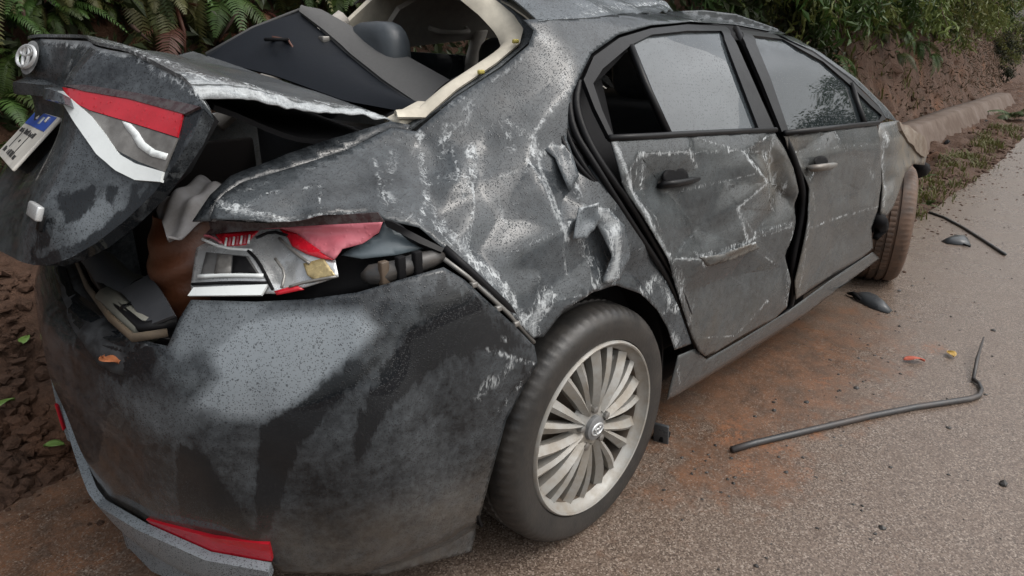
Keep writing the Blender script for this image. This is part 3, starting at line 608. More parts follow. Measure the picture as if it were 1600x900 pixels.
panel('inner_wing_panel', [(532, 398), (560, 382), (592, 366), (600, 347), (645, 368), (668, 386), (620, 398), (565, 404)], BUMP, .01, BLUEGREY, CAR, off=.025, solid=.003)
panel('lamp_seal_strip', [(600, 344), (612, 346), (662, 372), (694, 388), (690, 394), (655, 380), (604, 354)], BUMP, .008, SEAL, CAR, off=.0, solid=.012)
BR = mk('bumper_bracket', *tube_g([BUMP.hit(u, v, o) for u, v, o in ((566, 432, .03), (578, 430, .025), (600, 428, .02), (625, 420, .02), (650, 412, .02), (675, 404, .02), (690, 400, .025))], [.008, .02, .022, .018, .02, .017, .012], 10), plain('wet_dark_bracket', (.045, .046, .048), .35, dirt=(.12, .09, .06), dirt_amt=.3), CAR)
for i in range(3):
    p = BUMP.hit(600+i*26, 428-i*8, .004); v, f = box_g(p, (.018, .014, .05)); bevel(mk('bracket_clip', v, f, plain('brown_clip', (.09, .065, .045), .6) if i == 0 else DARK, BR), .003)
ptube('bumper_seam_strip', [(694, 388), (730, 420), (785, 472), (832, 523)], BUMP, .012, .009, SEAL, CAR)
ptube('bumper_seam_strip', [(694, 405), (730, 432), (790, 486), (834, 535)], BUMP, .006, .005, BRUSH, CAR)
for u, v in ((740, 445), (778, 482), (806, 506)):
    q = BUMP.hit(u, v, .004); vv, ff = box_g(q, (.016, .012, .012)); bevel(mk('bumper_clip', vv, ff, BRUSH, CAR), .003)
# --- boot channel (black gutter beside the boot opening)
panel('boot_gutter', [(300, 345), (328, 305), (360, 275), (450, 238), (560, 205), (610, 190), (640, 195), (640, 207), (610, 203), (540, 238), (480, 257), (420, 273), (375, 288), (345, 310), (330, 344)], SIDE, .012, PAINT, CAR, off=.03, film=.15, wob=.004)

# --- boot lid
LIDO = empty('boot_lid', parent=CAR); LIDO['label'] = 'sprung boot lid with scraped white edge'
top = [('p', y, z) for y, z in ((.545, 1.10), (.53, 1.15), (.45, 1.19), (.35, 1.219), (.2, 1.24), (0, 1.248), (-.2, 1.242), (-.35, 1.221), (-.45, 1.193), (-.5, 1.178), (-.54, 1.152))]
panel('lid_rear_face', [(318, 172), (300, 215), (272, 258), (240, 302), (195, 345), (150, 380), (110, 403), (75, 415), (52, 414)] + [('p', y, z) for y, z in ((-.3, .872), (0, .868), (.3, .872), (.44, .88), (.5, .92), (.54, 1.0))] + top, LID, .010, PAINT_B, LIDO, film=.24, solid=.03,
      scratch=[([(70, 60), (130, 66), (200, 84)], 10, 1.3), ([(200, 84), (260, 108), (320, 135)], 7, 1.0), ([(300, 128), (345, 155)], 16, 1.4), ([(240, 110), (300, 140)], 10, .5)],
      film_sheen_z=[([(60, 80), (200, 95), (320, 150), (300, 165), (100, 130), (30, 125)], .2, 10), ([(20, 130), (95, 145), (200, 270), (100, 190)], .25, 10), ([(290, 165), (325, 165), (242, 312), (150, 392), (60, 422), (48, 406), (140, 368), (225, 298), (262, 265)], .0, 2), ([(92, 305), (150, 290), (140, 335), (100, 350)], .05, 5), ([(160, 285), (190, 290), (175, 330)], .05, 4), ([(60, 350), (85, 345), (75, 390), (50, 395)], .05, 5), ([(200, 290), (225, 285), (205, 320)], .05, 4), ([(100, 330), (180, 300), (200, 330), (120, 390)], .55, 12)])
def deck(a, b):      # a: 0 right .. 1 left, b: 0 spoiler edge .. 1 hinge edge
    y = -.52+1.04*a; rear = np.array([float(LX(min(max(y, -.53), .53), 0.0+np.interp(y, [-.54, -.5, -.35, -.2, 0, .2, .35, .45, .53], [1.155, 1.178, 1.221, 1.242, 1.248, 1.24, 1.219, 1.19, 1.15])))-.006, y, np.interp(y, [-.54, -.5, -.35, -.2, 0, .2, .35, .45, .53], [1.155, 1.178, 1.221, 1.242, 1.248, 1.24, 1.219, 1.19, 1.15])])
    front = np.array([-.312-.03*a+.05*math.sin(math.pi*a), -.50+.97*a, 1.076+.13*a-.01*math.sin(math.pi*a)])
    p = rear*(1-b)+front*b; p[2] += .004*(b < .04)*0+.010*math.sin(math.pi*b)*(1-.5*a)+.006*math.sin(9*b+5*a); return p
v, f = grid_g(deck, 46, 40); v = np.array(v)
px = proj(v); sc = np.exp(-((v[:, 1]+.515)/.035)**2)*.95; sc = np.maximum(sc, .7*np.exp(-(pldist(px, [(70, 58), (200, 80), (330, 128)])/7)**2))
mk('lid_deck', v, f, PAINT, LIDO, True, .006, dict(film=np.full(len(v), .55), scratch=sc, mud=np.full(len(v), .12)))
def lid_edge(a, b): return deck(0, a)+np.array([0, -.004-.012*b+.005*math.sin(31*a)*b, .002-.018*b*(1.3-.9*a)+.007*mnoise.noise((a*14, b*2, 1))])
v, f = grid_g(lid_edge, 60, 5); n = len(v)
mk('lid_torn_edge', v, f, PAINT, LIDO, solid=.003, attrs=dict(film=[.8]*n, scratch=[1.0]*n, mud=[0]*n), label='scraped white side edge of the boot lid')
v, f = grid_g(lambda a, b: deck(.03+.94*a, .12+.86*b)+np.array([0, 0, -.055-.03*math.sin(math.pi*b)]), 12, 12)
mk('lid_inner_panel', v, f, DARK, LIDO, solid=.01)
panel('lid_side_flange', [(318, 165), (300, 178), (278, 215), (255, 278), (235, 305), (280, 262), (325, 175)], LID, .01, BLACK, LIDO, off=.028, solid=.03)
panel('red_lens', [(97, 136), (130, 141), (200, 153), (286, 176), (276, 214), (200, 190), (140, 172), (112, 158)], LID, .008, RED, LIDO, off=-.006, solid=.006, label='red light strip across the boot lid')
panel('smoked_lens', [(99, 133), (130, 132), (220, 146), (312, 166), (288, 178), (200, 154), (130, 142)], LID, .008, SMOKE, LIDO, off=-.008, solid=.008)
panel('lamp_trim', [(87, 139), (98, 142), (118, 160), (142, 181), (165, 210), (185, 240), (210, 255), (254, 268), (250, 284), (210, 281), (180, 266), (150, 240), (115, 190), (98, 162)], LID, .006, WHITEPL, LIDO, off=-.007, solid=.008, label='white curved trim under the lid light')
panel('clear_lens', [(114, 160), (140, 173), (200, 191), (277, 216), (256, 268), (215, 252), (185, 236), (160, 206), (140, 185)], LID, .007, GLASSY, LIDO, off=-.004, solid=.012)
panel('lens_inner_curve', [(190, 189), (204, 193), (216, 206), (226, 222), (242, 234), (262, 240), (258, 250), (236, 244), (216, 230), (206, 212), (196, 200)], LID, .006, WHITEPL, LIDO, off=-.0055, solid=.003)
panel('spoiler_lip', [(20, 128), (60, 132), (96, 146), (102, 162), (62, 150), (22, 147)], LID, .01, PAINT_B, LIDO, off=-.03, solid=.05, film=.3)
# number plate: white plate, blue band, worn unreadable strokes
PL = empty('number_plate', parent=LIDO)
tr, tl, br_ = P(103, 190, y=-.2), P(65, 178, y=.2), P(28, 272, y=-.2)
ex = (tr-tl); wd = .40; ex /= np.linalg.norm(ex); ey = (br_-tr); ht = .13; ey /= np.linalg.norm(ey); ez = np.cross(ex, ey); ez /= np.linalg.norm(ez)
if ez@(CP-tr) < 0: ez = -ez
WID = np.linalg.norm(tr-tl); HGT = np.linalg.norm(br_-tr)
def plq(a0, a1, b0, b1, h, t): return box_g(tl+ex*WID*(a0+a1)/2+ey*HGT*(b0+b1)/2+ez*(h-t/2+.012), (WID*(a1-a0), HGT*(b1-b0), t), (ex, ey, ez))
PW = plain('scuffed_white_plate', (.62, .60, .55), .45, dirt=(.3, .27, .22), dirt_amt=.15); PB = plain('plate_blue_band', (.03, .09, .42), .4, var=.3); PK = plain('plate_black_print', (.03, .03, .03), .6)
bevel(mk('plate_base', *plq(0, 1, 0, 1, 0, .006), PW, PL, smooth=False), .002)
mk('plate_band', *plq(.03, .93, .02, .30, .0012, .001), PB, PL, smooth=False)
mb = MB()
for b0 in (.38, .80):
    for a0, a1 in ((.08, .13), (.15, .18), (.21, .24), (.33, .37), (.38, .45), (.47, .53), (.56, .60), (.66, .70), (.72, .80)) if b0 < .5 else ((.12, .20), (.22, .25), (.36, .39), (.42, .50), (.53, .60), (.62, .66), (.70, .80)):
        v, f = plq(a0, a1-.012, b0+random.uniform(-.02, .02), b0+.09, .0012, .001); mb.add(v, f)
for a0 in (.25, .62): v, f = plq(a0, a0+.012, .42, .78, .0012, .001); mb.add(v, f)
v, f = plq(.42, .46, .58, .63, .0012, .001); mb.add(v, f)
tag(mb.build('plate_print', PK, PL, smooth=False), kind='stuff')
for a0 in (.33, .72): v, f = plq(a0, a0+.05, .05, .16, .004, .004); bevel(mk('plate_screw', v, f, PW, PL), .002)
v, f = plq(.50, .60, .08, .22, .0016, .001); mk('plate_emblem', v, f, plain('plate_flag_patch', (.45, .5, .55), .5), PL)
# round maker's badge: three interlaced ovals in relief
def emblem(c, ax, ay, az, r, mat, par, name, back=True):
    mb = MB()
    def el(ox, oy, ra, rb, w):
        n = 28; pts = [c+ax*(ox+ra*math.cos(q))*r+ay*(oy+rb*math.sin(q))*r for q in np.linspace(0, 2*math.pi, n+1)[:-1]]
        v = []; f = []
        for i, p in enumerate(pts):
            d = (p-c-ax*ox*r-ay*oy*r); d = d/np.linalg.norm(d)
            v += [p-d*w*r, p-d*w*r*.6+az*r*.14, p+d*w*r*.6+az*r*.14, p+d*w*r]
        for i in range(n):
            j = (i+1) % n
            for k in range(3): f.append((i*4+k, i*4+k+1, j*4+k+1, j*4+k))
        mb.add(v, f)
    el(0, 0, 1, .68, .10); el(0, 0, .30, .62, .09); el(0, .30, .66, .27, .09)
    return mb.build(name, mat, par)
e0 = LID.hit(46, 90, -.004); e1 = LID.hit(46, 70, -.004); nrm = np.cross(e1-e0, np.array([0, 1., 0])); nrm /= np.linalg.norm(nrm)
if nrm@(CP-e0) < 0: nrm = -nrm
ayv = np.cross(nrm, [0, 1., 0]); ayv /= np.linalg.norm(ayv); ayv = ayv if ayv[2] > 0 else -ayv
EMB = plain('scuffed_chrome_badge', (.34, .35, .36), .5, .2, dirt=(.06, .06, .06), dirt_amt=.4, dsc=40)
exv = np.array([(float(LX(.06, 1.205))-float(LX(-.06, 1.205)))/.12, 1, 0]); exv /= np.linalg.norm(exv); nrm = np.cross(ayv, exv); nrm /= np.linalg.norm(nrm); nrm = nrm if nrm@(CP-e0) > 0 else -nrm
vv, ff = grid_g(lambda a, b: e0+(exv*math.cos(2*math.pi*a)*.034+ayv*math.sin(2*math.pi*a)*.036)*b+nrm*(.002*(1-b*b)), 29, 5)
mk('lid_badge', vv, ff, EMB, LIDO); emblem(e0+nrm*.005, exv, ayv, nrm, .034, CHROME, LIDO, 'badge_ovals')
b0 = LID.hit(55, 330, -.006); bt = LID.hit(62, 322, -.006); vv, ff = box_g(b0, (.012, .07, .026), (nrm, np.array([0, 1., 0]), ayv)); bevel(mk('model_badge', vv, ff, CHROME, LIDO), .003)
v, f = box_g(b0+np.array([.004, .03, -.02]), (.012, .10, .03), (nrm, np.array([0, 1., 0]), ayv)); bevel(mk('badge_backing', v, f, BLACK, LIDO), .003)
def loft(A, B, n=14, m=6, sag=0):
    A = dens(A, .0, False) if False else A
    t = np.linspace(0, 1, n); ta = np.linspace(0, 1, len(A)); tb = np.linspace(0, 1, len(B))
    PA = np.c_[[np.interp(t, ta, [p[k] for p in A]) for k in range(3)]].T; PB = np.c_[[np.interp(t, tb, [p[k] for p in B]) for k in range(3)]].T
    v = [PA[i]*(1-j/(m-1))+PB[i]*(j/(m-1))+np.array([0, 0, sag*math.sin(math.pi*j/(m-1))]) for j in range(m) for i in range(n)]
    f = [(j*n+i, j*n+i+1, (j+1)*n+i+1, (j+1)*n+i) for j in range(m-1) for i in range(n-1)]; return v, f
# ------------------------------------------------------------------ roof, rear window opening, interior, far side of the car
RE = [SIDE.hit(u, v_) for u, v_ in ((824, 36), (860, 31), (900, 29), (1000, 21), (1100, 18), (1150, 24), (1215, 47), (1280, 82))]
_rx = [p[0] for p in RE]; _ry = pch(_rx, [p[1] for p in RE]); _rz = pch(_rx, [p[2] for p in RE])
print('roof edge', np.round(RE, 3).tolist())
def roof(a, b):
    x = .05+1.33*b; xx = min(max(x, _rx[0]), _rx[-1]); y0, z0 = float(_ry(xx)), float(_rz(xx)); hw = -y0
    y = -hw+2*hw*a; q = 1-abs(2*a-1)**2.3
    top = .15-.09*float(ss(.35, .8, x))
    z = z0-.003+top*q
    z -= .05*math.exp(-((a-.20)/.10)**2)*float(ss(.3, .55, x))*(.6+.4*math.sin(7*x+1))
    z += .012*math.sin(22*x+14*a)*math.exp(-((a-.12)/.12)**2)*float(ss(.2, .5, x))
    z += .10*float(ss(.3, 1, a)); return np.array([x+(.07*q+.30*float(ss(.35, 1, a)))*(1-b)**2, y, z])
v, f = grid_g(roof, 70, 60); v = np.array(v); px = proj(v)
sc = np.maximum(.6*np.exp(-(pldist(px, [(825, 42), (900, 30), (980, 12), (1040, 5)])/6)**2), .45*np.exp(-(pldist(px, [(900, 10), (1100, 12)])/10)**2))
mk('roof', v, f, PAINT, CAR, True, .004, dict(film=np.full(len(v), .7), scratch=sc, mud=np.zeros(len(v))), label='crushed and rippled roof')
v, f = grid_g(lambda a, b: roof(.03+.94*a, .02+.96*b)+np.array([0, 0, -.035]), 20, 16); mk('headliner', v, f, CREAM, CAR, solid=.004)
# rear window surround: paint flange and cream trim, right side and top
fl = [(618, 192), (648, 203), (680, 176), (713, 150), (750, 128), (782, 105), (812, 84), (826, 66), (832, 46), (818, 24), (795, 6), (770, -14)]
pf = [SIDE.hit(u, v, .0) if v > 30 else None for u, v in fl]
def edge3(u, v):
    y = np.interp(v, [-20, 0, 25, 50, 70, 110, 150, 205], [-.36, -.43, -.49, -.535, -.555, -.56, -.555, -.535]); return P(u, v, y=y)
def ribbon(name, outer, inner, mat, sub=4, sol=.006, **k):
    o = dens(outer, 12, False); t = np.linspace(0, 1, len(o)); i_ = dens(inner, 3, False); s_ = np.linspace(0, 1, len(i_))
    ii = np.c_[[np.interp(t, s_, i_[:, c]) for c in (0, 1)]].T
    A = [edge3(*p) for p in o]; B = [edge3(*p)+np.array([.02, .05, -.012]) for p in ii]
    v = []; n = sub
    for a, b in zip(A, B):
        for q in range(n+1): p = a+(b-a)*q/n; p = p+np.array([0, .0, .012*math.sin(math.pi*q/n)]); v.append(p)
    f = [(i*(n+1)+q, i*(n+1)+q+1, (i+1)*(n+1)+q+1, (i+1)*(n+1)+q) for i in range(len(A)-1) for q in range(n)]
    if k.get('attrs') == 'film': k['attrs'] = dict(film=[.75]*len(v), scratch=[.35]*len(v), mud=[.1]*len(v))
    return mk(name, v, f, mat, CAR, True, sol, **k)
ribbon('window_flange', [(640, 205), (713, 152), (782, 107), (828, 68), (834, 46), (818, 24), (795, 5), (770, -14)], [(655, 190), (712, 144), (772, 104), (814, 70), (819, 48), (804, 26), (780, 6), (756, -12)], PAINT, attrs='film')
ribbon('window_cream_trim', [(620, 186), (664, 186), (714, 142), (774, 102), (812, 70), (817, 48), (802, 26), (778, 6), (752, -12)], [(626, 178), (660, 172), (700, 138), (760, 98), (790, 78), (799, 66), (792, 48), (762, 16), (730, -10)], CREAM, label='torn cream trim round the missing rear window')
for u, v in ((748, 118), (802, 70)):
    vv, ff = box_g(edge3(u, v)+np.array([0, -.008, .008]), (.018, .010, .010)); bevel(mk('trim_clip', vv, ff, plain('yellow_foam_clip', (.45, .38, .10), .7), CAR), .003)
# broken trim end and yellow foam at the foot of the opening
vv, ff = box_g(P(640, 178, y=-.5), (.13, .05, .02), ((.92, .2, .25), (-.2, .97, 0), (-.25, 0, .97))); bevel(mk('torn_trim_end', vv, ff, CREAM, CAR), .006)
vv, ff = tube_g([P(612, 206, y=-.52), P(628, 199, y=-.51), P(640, 203, y=-.52)], [.012, .018, .010], 8); mk('foam_lump', vv, ff, plain('yellow_foam', (.40, .34, .18), .9, bmp=.6), CAR)
# far inside wall and cream pillar seen through the opening
LP_ = lambda u, v, y: P(u, v, y=y)
def farside(a, b):
    x = -.2+2.4*a; z = np.interp(b, [0, .35, .62, 1], [.95, 1.06, 1.22, 1.36]); return np.array([x, np.interp(b, [0, .35, .62, 1], [.78, .70, .64, .40]), z])
# left body side, mirrored and plain, with its windows
mb = MB()
for x0, x1 in ((-.8, 3.45),):
    v, f = grid_g(lambda a, b: np.array([x0+(x1-x0)*a, float(W(x0+(x1-x0)*a, .2+(1.0-.2)*b-.062*max(0, x0+(x1-x0)*a)*b)), .2+.8*b-.062*max(0, x0+(x1-x0)*a)*b]), 40, 14); mb.add(v, f)
n = len(mb.v); mb.build('far_body_side', PAINT, CAR, solid=.01, attrs=dict(film=[.6]*n, scratch=[0]*n, mud=[.3]*n))
for a, b, r in (((-.25, .60, .98), (.22, .50, 1.33), .05), ((1.02, .76, .96), (.95, .56, 1.30), .035), ((2.25, .72, .90), (1.35, .54, 1.24), .035)):
    v, f = tube_g([Vector(a), (Vector(a)+Vector(b))/2+Vector((0, .02, .0)), Vector(b)], r, 8, flat=.6); mk('far_pillar', v, f, GREYTRIM, CAR)
v, f = loft([P(620, 10, y=.50), P(660, -12, y=.48), P(760, -15, y=.44), P(840, 10, y=.44)], [P(575, 78, y=.62), P(640, 68, y=.62), P(700, 61, y=.62), P(760, 54, y=.60), P(840, 62, y=.58)], 16, 6, 0); mk('far_roof_side', v, f, GREYTRIM, CAR, solid=.02)
v, f = loft([P(528, 42, y=.56), P(560, 12, y=.55), P(585, -12, y=.53), P(600, -40, y=.48)], [P(560, 78, y=.60), P(592, 62, y=.60), P(640, 20, y=.58), P(690, -20, y=.54)], 14, 5, .0); mk('far_rear_pillar', v, f, CREAM, CAR, solid=.02, label='cream inner pillar on the far side')
pts = [P(700, 44, y=.535)+np.array([dx, -dy, dz]) for dx, dy, dz in ((-.10, 0, 0), (-.085, .03, -.012), (-.04, .045, -.018), (.04, .045, -.018), (.085, .03, -.012), (.10, 0, 0))]
v, f = tube_g(pts, .011, 8); mk('grab_handle', v, f, GREYTRIM, CAR)
v, f = grid_g(lambda a, b: np.array([.12+.85*a, .745-.09*b, 1.02+.22*b-.05*a]), 4, 4); mk('far_window', v, f, GLASS_F, CAR, solid=.004)
# floor, bulkheads, boot interior
for nm, c, s, mt in (('floor_pan', (1.45, 0, .21), (2.1, 1.46, .08), DARK), ('floor_pan', (-.02, 0, .30), (1.0, 1.0, .06), DARK), ('boot_floor', (-.49, 0, .44), (.70, 1.06, .03), LINER), ('rear_seat_back', (-.06, 0, .70), (.10, 1.24, .62), SEAT), ('rear_seat_base', (.22, 0, .48), (.52, 1.24, .2), SEAT),
                     ('boot_side_liner', (-.36, -.60, .66), (.44, .02, .42), LINER), ('boot_side_liner', (-.36, .58, .68), (.44, .02, .5), LINER), ('engine_bulkhead', (2.2, 0, .6), (.05, 1.45, .6), DARK), ('dashboard', (1.95, 0, .82), (.35, 1.4, .2), DARK), ('right_door_card', (1.1, -.72, .60), (1.9, .04, .6), DARK), ('bumper_beam', (-.74, 0, .50), (.06, 1.0, .16), DARK)):
    v, f = box_g(c, s); bevel(mk(nm, v, f, mt, CAR), .02)
def head_rest(x, y, z, s, mat):
    v = []; f = []
    nu, nv = 16, 10
    for j in range(nv+1):
        ph = math.pi*j/nv
        for i in range(nu):
            th = 2*math.pi*i/nu; sp = lambda q, e: math.copysign(abs(q)**e, q)
            v.append((x+.055*s*sp(math.cos(th), .6)*sp(math.sin(ph), .6), y+.13*s*sp(math.sin(th), .6)*sp(math.sin(ph), .6), z+.105*s*sp(math.cos(ph), .7)))
    f = [(j*nu+i, j*nu+(i+1) % nu, (j+1)*nu+(i+1) % nu, (j+1)*nu+i) for j in range(nv) for i in range(nu)]
    return mk('headrest', v, f, mat, CAR)
def seat(x, y):
    b, f = box_g((x, y, .78), (.14, .48, .62), ((.97, 0, .2), (0, 1, 0), (-.2, 0, .97))); bevel(mk('front_seat', b, f, SEAT, CAR), .05, 3)
    head_rest(x-.08, y, 1.16, 1.05, SEAT)
seat(.98, -.36); seat(.98, .36)
head_rest(.06, .06, 1.20, 1.0, HEAD); head_rest(.03, -.42, 1.075, .85, SEAT); head_rest(.03, .42, 1.08, .9, SEAT)
v, f = tube_g([(1.55, .36+.17*math.cos(q), .95+.17*math.sin(q)) for q in np.linspace(0, 2*math.pi, 25)], .014, 8); mk('steering_wheel', v, f, BLACK, CAR)
# windscreen, bonnet, front (hidden from here but standing)
v, f = grid_g(lambda a, b: np.array([2.35-.98*b-.12*(2*a-1)**2*(1-b), (-.68+1.36*a)*(1-.18*b), .93+.31*b]), 8, 8); mk('windscreen', v, f, GLASS_F, CAR, solid=.005)
v, f = grid_g(lambda a, b: np.array([2.30+.80*b-.12*(2*a-1)**2*b, -.70+.18*b+(1.44-.3*b)*a, .925-.20*b*b-.04*(2*a-1)**2+.015*math.sin(9*b)]), 14, 14); n = len(v); mk('bonnet', v, f, PAINT, CAR, solid=.01, attrs=dict(film=[.7]*n, scratch=[.1]*n, mud=[.5]*n))
v, f = grid_g(lambda a, b: np.array([3.30-.25*abs(2*a-1)**3+.04*math.sin(3*b), -.30+1.05*a, .22+.46*b]), 16, 8); n = len(v); mk('front_bumper', v, f, PAINT, CAR, solid=.02, attrs=dict(film=[.6]*n, scratch=[.1]*n, mud=[.7]*n))
HM = plain('mud_caked_lamp', (.20, .17, .135), .7, var=.4, dirt=(.12, .085, .06), dirt_amt=.7, dsc=20)
panel('headlight', [(1405, 189), (1424, 196), (1446, 218), (1451, 240), (1444, 246), (1424, 222), (1408, 204)], SIDE, .02, HM, CAR, off=-.012, solid=.03, wob=.02, label='mud-caked broken headlight')
vv, ff = tube_g([P(1436, 258, y=-.70), P(1440, 264, y=-.68), P(1432, 276, y=-.66)], [.03, .05, .02], 8); mk('torn_arch_liner', vv, ff, DARK, CAR)
vv, ff = tube_g([P(1366, 338, y=-.86), P(1374, 345, y=-.88), P(1378, 356, y=-.86), P(1368, 372, y=-.86)], [.02, .035, .03, .015], 7); mk('torn_wing_clip', vv, ff, DARK, CAR)
# wheel arch liner
v, f = grid_g(lambda a, b: np.array([.375*math.cos(math.pi*(-.12+1.24*a)), -.835+.45*b, .33+.375*math.sin(math.pi*(-.12+1.24*a))]), 30, 4); mk('arch_liner', v, f, LINER, CAR, solid=.006)
v, f = box_g((0, -.40, .42), (.78, .02, .55)); mk('arch_liner', v, f, LINER, CAR)
v, f = grid_g(lambda a, b: np.array([2.85+.38*math.cos(math.pi*(.38+.62*a)), -.76+.4*b, .33+.38*math.sin(math.pi*(.38+.62*a))]), 20, 4); mk('arch_liner', v, f, LINER, CAR, solid=.006)

# --- parcel shelf torn loose: folded felt board sticking up out of the rear window
SH = empty('parcel_shelf', parent=CAR); SH['label'] = 'torn grey parcel shelf sticking out of rear window'
a, b, c, d = P(322, 88, y=.40), P(470, 16, y=.30), P(700, 132, y=-.20), P(662, 172, y=-.30)
e = P(560, 92, y=.0); g_ = P(462, 20, y=.26); h = P(620, 182, y=-.30)
topA = [P(470, 15, y=.30), P(500, 20, y=.26), P(540, 42, y=.18), P(620, 85, y=-.02), P(702, 131, y=-.22)]
topB = [P(470, 22, y=.27), P(505, 50, y=.17), P(545, 85, y=.06), P(600, 130, y=-.12), P(662, 173, y=-.30)]
mk('shelf_top', *loft(topA, topB, 24, 8, .008), SHELF_TOP, SH, solid=.012)
undB = [P(325, 92, y=.40), P(350, 100, y=.32), P(430, 120, y=.15), P(540, 160, y=-.12), P(655, 180, y=-.32)]
undA = [P(470, 24, y=.275), P(505, 53, y=.175), P(545, 88, y=.065), P(600, 133, y=-.115), P(658, 174, y=-.297)]
undA2 = [P(322, 86, y=.40), P(395, 45, y=.35), P(470, 20, y=.28)]
mk('shelf_underside', *loft(undA, undB, 24, 10, .02), SHELF_UND, SH, solid=.006)
mk('shelf_flap', *loft(undA2, [P(325, 92, y=.40), P(410, 90, y=.30), P(480, 60, y=.23)], 12, 5), SHELF_UND, SH, solid=.006)
v, f = tube_g([p+np.array([0, 0, .002]) for p in [P(322, 86, y=.40), P(395, 45, y=.35), P(470, 16, y=.29), P(505, 48, y=.175), P(545, 86, y=.065), P(600, 131, y=-.115), P(660, 173, y=-.30)]], .006, 6); mk('shelf_edge', v, f, SHELF_TOP, SH)
vv, ff = box_g(P(512, 62, y=.15), (.05, .03, .02)); bevel(mk('shelf_bracket', vv, ff, BRUSH, SH), .004)
v, f = tube_g([P(425, 58, y=.22), P(450, 62, y=.2), P(458, 75, y=.18), P(446, 95, y=.17), P(440, 112, y=.15)], .004, 6); mk('loose_wire', v, f, plain('rusty_brown_wire', (.12, .05, .035), .6), SH)
v, f = tube_g([P(432, 64, y=.21)+np.array([.03*math.cos(q), .03*math.sin(q), .004]) for q in np.linspace(0, 2*math.pi, 13)], .006, 6); mk('shelf_hole_ring', v, f, DARK, SH)
# trim edge strip of the dark cavity below the shelf
v, f = loft([P(455, 100, y=.3), P(600, 150, y=.0), P(640, 185, y=-.40)], [P(470, 130, y=.3), P(580, 175, y=0.), P(625, 200, y=-.45)], 12, 4); mk('cowl_strip', v, f, DARK, CAR, solid=.006)

# ------------------------------------------------------------------ wheels
def make_wheel(par, tm):
    w_ = empty('wheel', parent=par)
    yo = -.0
    prof = [(.02, .232), (.002, .238), (-.0, .246), (-.001, .262), (-.004, .285), (.004, .300), (.016, .311), (.030, .317), (.060, .320), (.068, .320), (.070, .312), (.080, .312), (.082, .321), (.110, .322), (.112, .313), (.122, .313), (.124, .321), (.152, .320), (.154, .312), (.164, .312), (.166, .319), (.195, .316), (.212, .305), (.222, .285), (.224, .26), (.21, .232)]
    n = 216; v, f = lathe_g(prof, n); v = np.array(v); Lp = len(prof); rr = np.hypot(v[:, 0], v[:, 2]); a = np.arange(len(v))//Lp; k = np.arange(len(v)) % Lp
    cut = ((a % 3) < 1) & ((k >= 6) & (k <= 7)); cut2 = ((a+2) % 3 < 1) & ((k == 12) | (k == 13) | (k == 16) | (k == 17))
    s_ = np.where(cut, 1-.004/rr, np.where(cut2, 1-.0035/rr, 1)); v[:, 0] *= s_; v[:, 2] *= s_
    # faint raised moulding bands on the sidewall
    mk('tyre', v, f, tm, w_, sharp=38)
    rp = [(.012, .236), (.000, .234), (-.004, .230), (-.002, .226), (.012, .223), (.018, .214), (.026, .209)]
    v, f = lathe_g(rp, 96); mk('rim', v, f, ALLOY, w_, sharp=50)
    v, f = lathe_g([(.026, .2085), (.05, .204), (.10, .202), (.20, .205)], 72); mk('rim_barrel', v, f, ALLOY_IN, w_, sharp=50)
    v, f = lathe_g([(.075, .20), (.078, .10), (.07, .03), (.07, .001)], 48); mk('brake_disc', v, f, ALLOY_IN, w_)
    hub = [(.034, .075), (.020, .062), (.014, .045), (.014, .034)]
    v, f = lathe_g(hub, 60); mk('hub', v, f, ALLOY, w_, sharp=40)
    smesh = None
    for k in range(20):
        q = 2*math.pi*(k//2)/10+(.155 if k % 2 else -.155)+.1; q0 = 2*math.pi*(k//2)/10+(.07 if k % 2 else -.07)+.1
        sect = []
        for t in np.linspace(0, 1, 7):
            pa_ = np.array([.046*math.cos(q0), .046*math.sin(q0)]); pb_ = np.array([.217*math.cos(q), .217*math.sin(q)]); pc_ = pa_+(pb_-pa_)*t; r = np.linalg.norm(pc_); an = math.atan2(pc_[1], pc_[0]); wdt = .0075+.0100*t; y = .012-.010*math.sin(math.pi*min(1, t*1.1))*.6+.012*t**4
            c = np.array([r*math.cos(an), y, r*math.sin(an)]); tv = np.array([-math.sin(an), 0, math.cos(an)]); sg = 1 if k % 2 else -1
            sect.append([c-tv*wdt+np.array([0, .004 if sg > 0 else .010, 0]), c+np.array([0, -.004, 0])-tv*wdt*.25*sg, c+tv*wdt+np.array([0, .010 if sg > 0 else .004, 0]), c+tv*wdt*.8+np.array([0, .034, 0]), c-tv*wdt*.8+np.array([0, .034, 0])])
        v = [p for s2 in sect for p in s2]; f = [(i*5+j, i*5+(j+1) % 5, (i+1)*5+(j+1) % 5, (i+1)*5+j) for i in range(6) for j in range(5)]+[(30, 31, 32, 33, 34)]
        o = mk('spoke', v, f, ALLOY, w_, sharp=35)
    for k in range(5):
        q = 2*math.pi*k/5+.3; c = (.040*math.cos(q)*1.3, .012, .040*math.sin(q)*1.3)
        v, f = lathe_g([(.012, .011), (-.002, .010), (-.004, .006), (-.004, .0005)], 8); v = [(p[0]+c[0], p[1]+c[1]-.004, p[2]+c[2]) for p in v]; mk('lug_nut', v, f, BRUSH, w_, sharp=40)
    v, f = lathe_g([(.016, .034), (.004, .032), (.001, .026), (.0, .0005)], 40); mk('centre_cap', v, f, plain('grey_cap', (.22, .225, .23), .35, .4), w_, sharp=40)
    emblem(np.array([0, .0, 0]), np.array([1., 0, 0]), np.array([0, 0, 1.]), np.array([0, -1., 0]), .022, CHROME, w_, 'cap_emblem')
    v, f = box_g((.10, .05, .12), (.05, .03, .08)); bevel(mk('brake_caliper', v, f, BRUSH, w_), .01)
    return w_
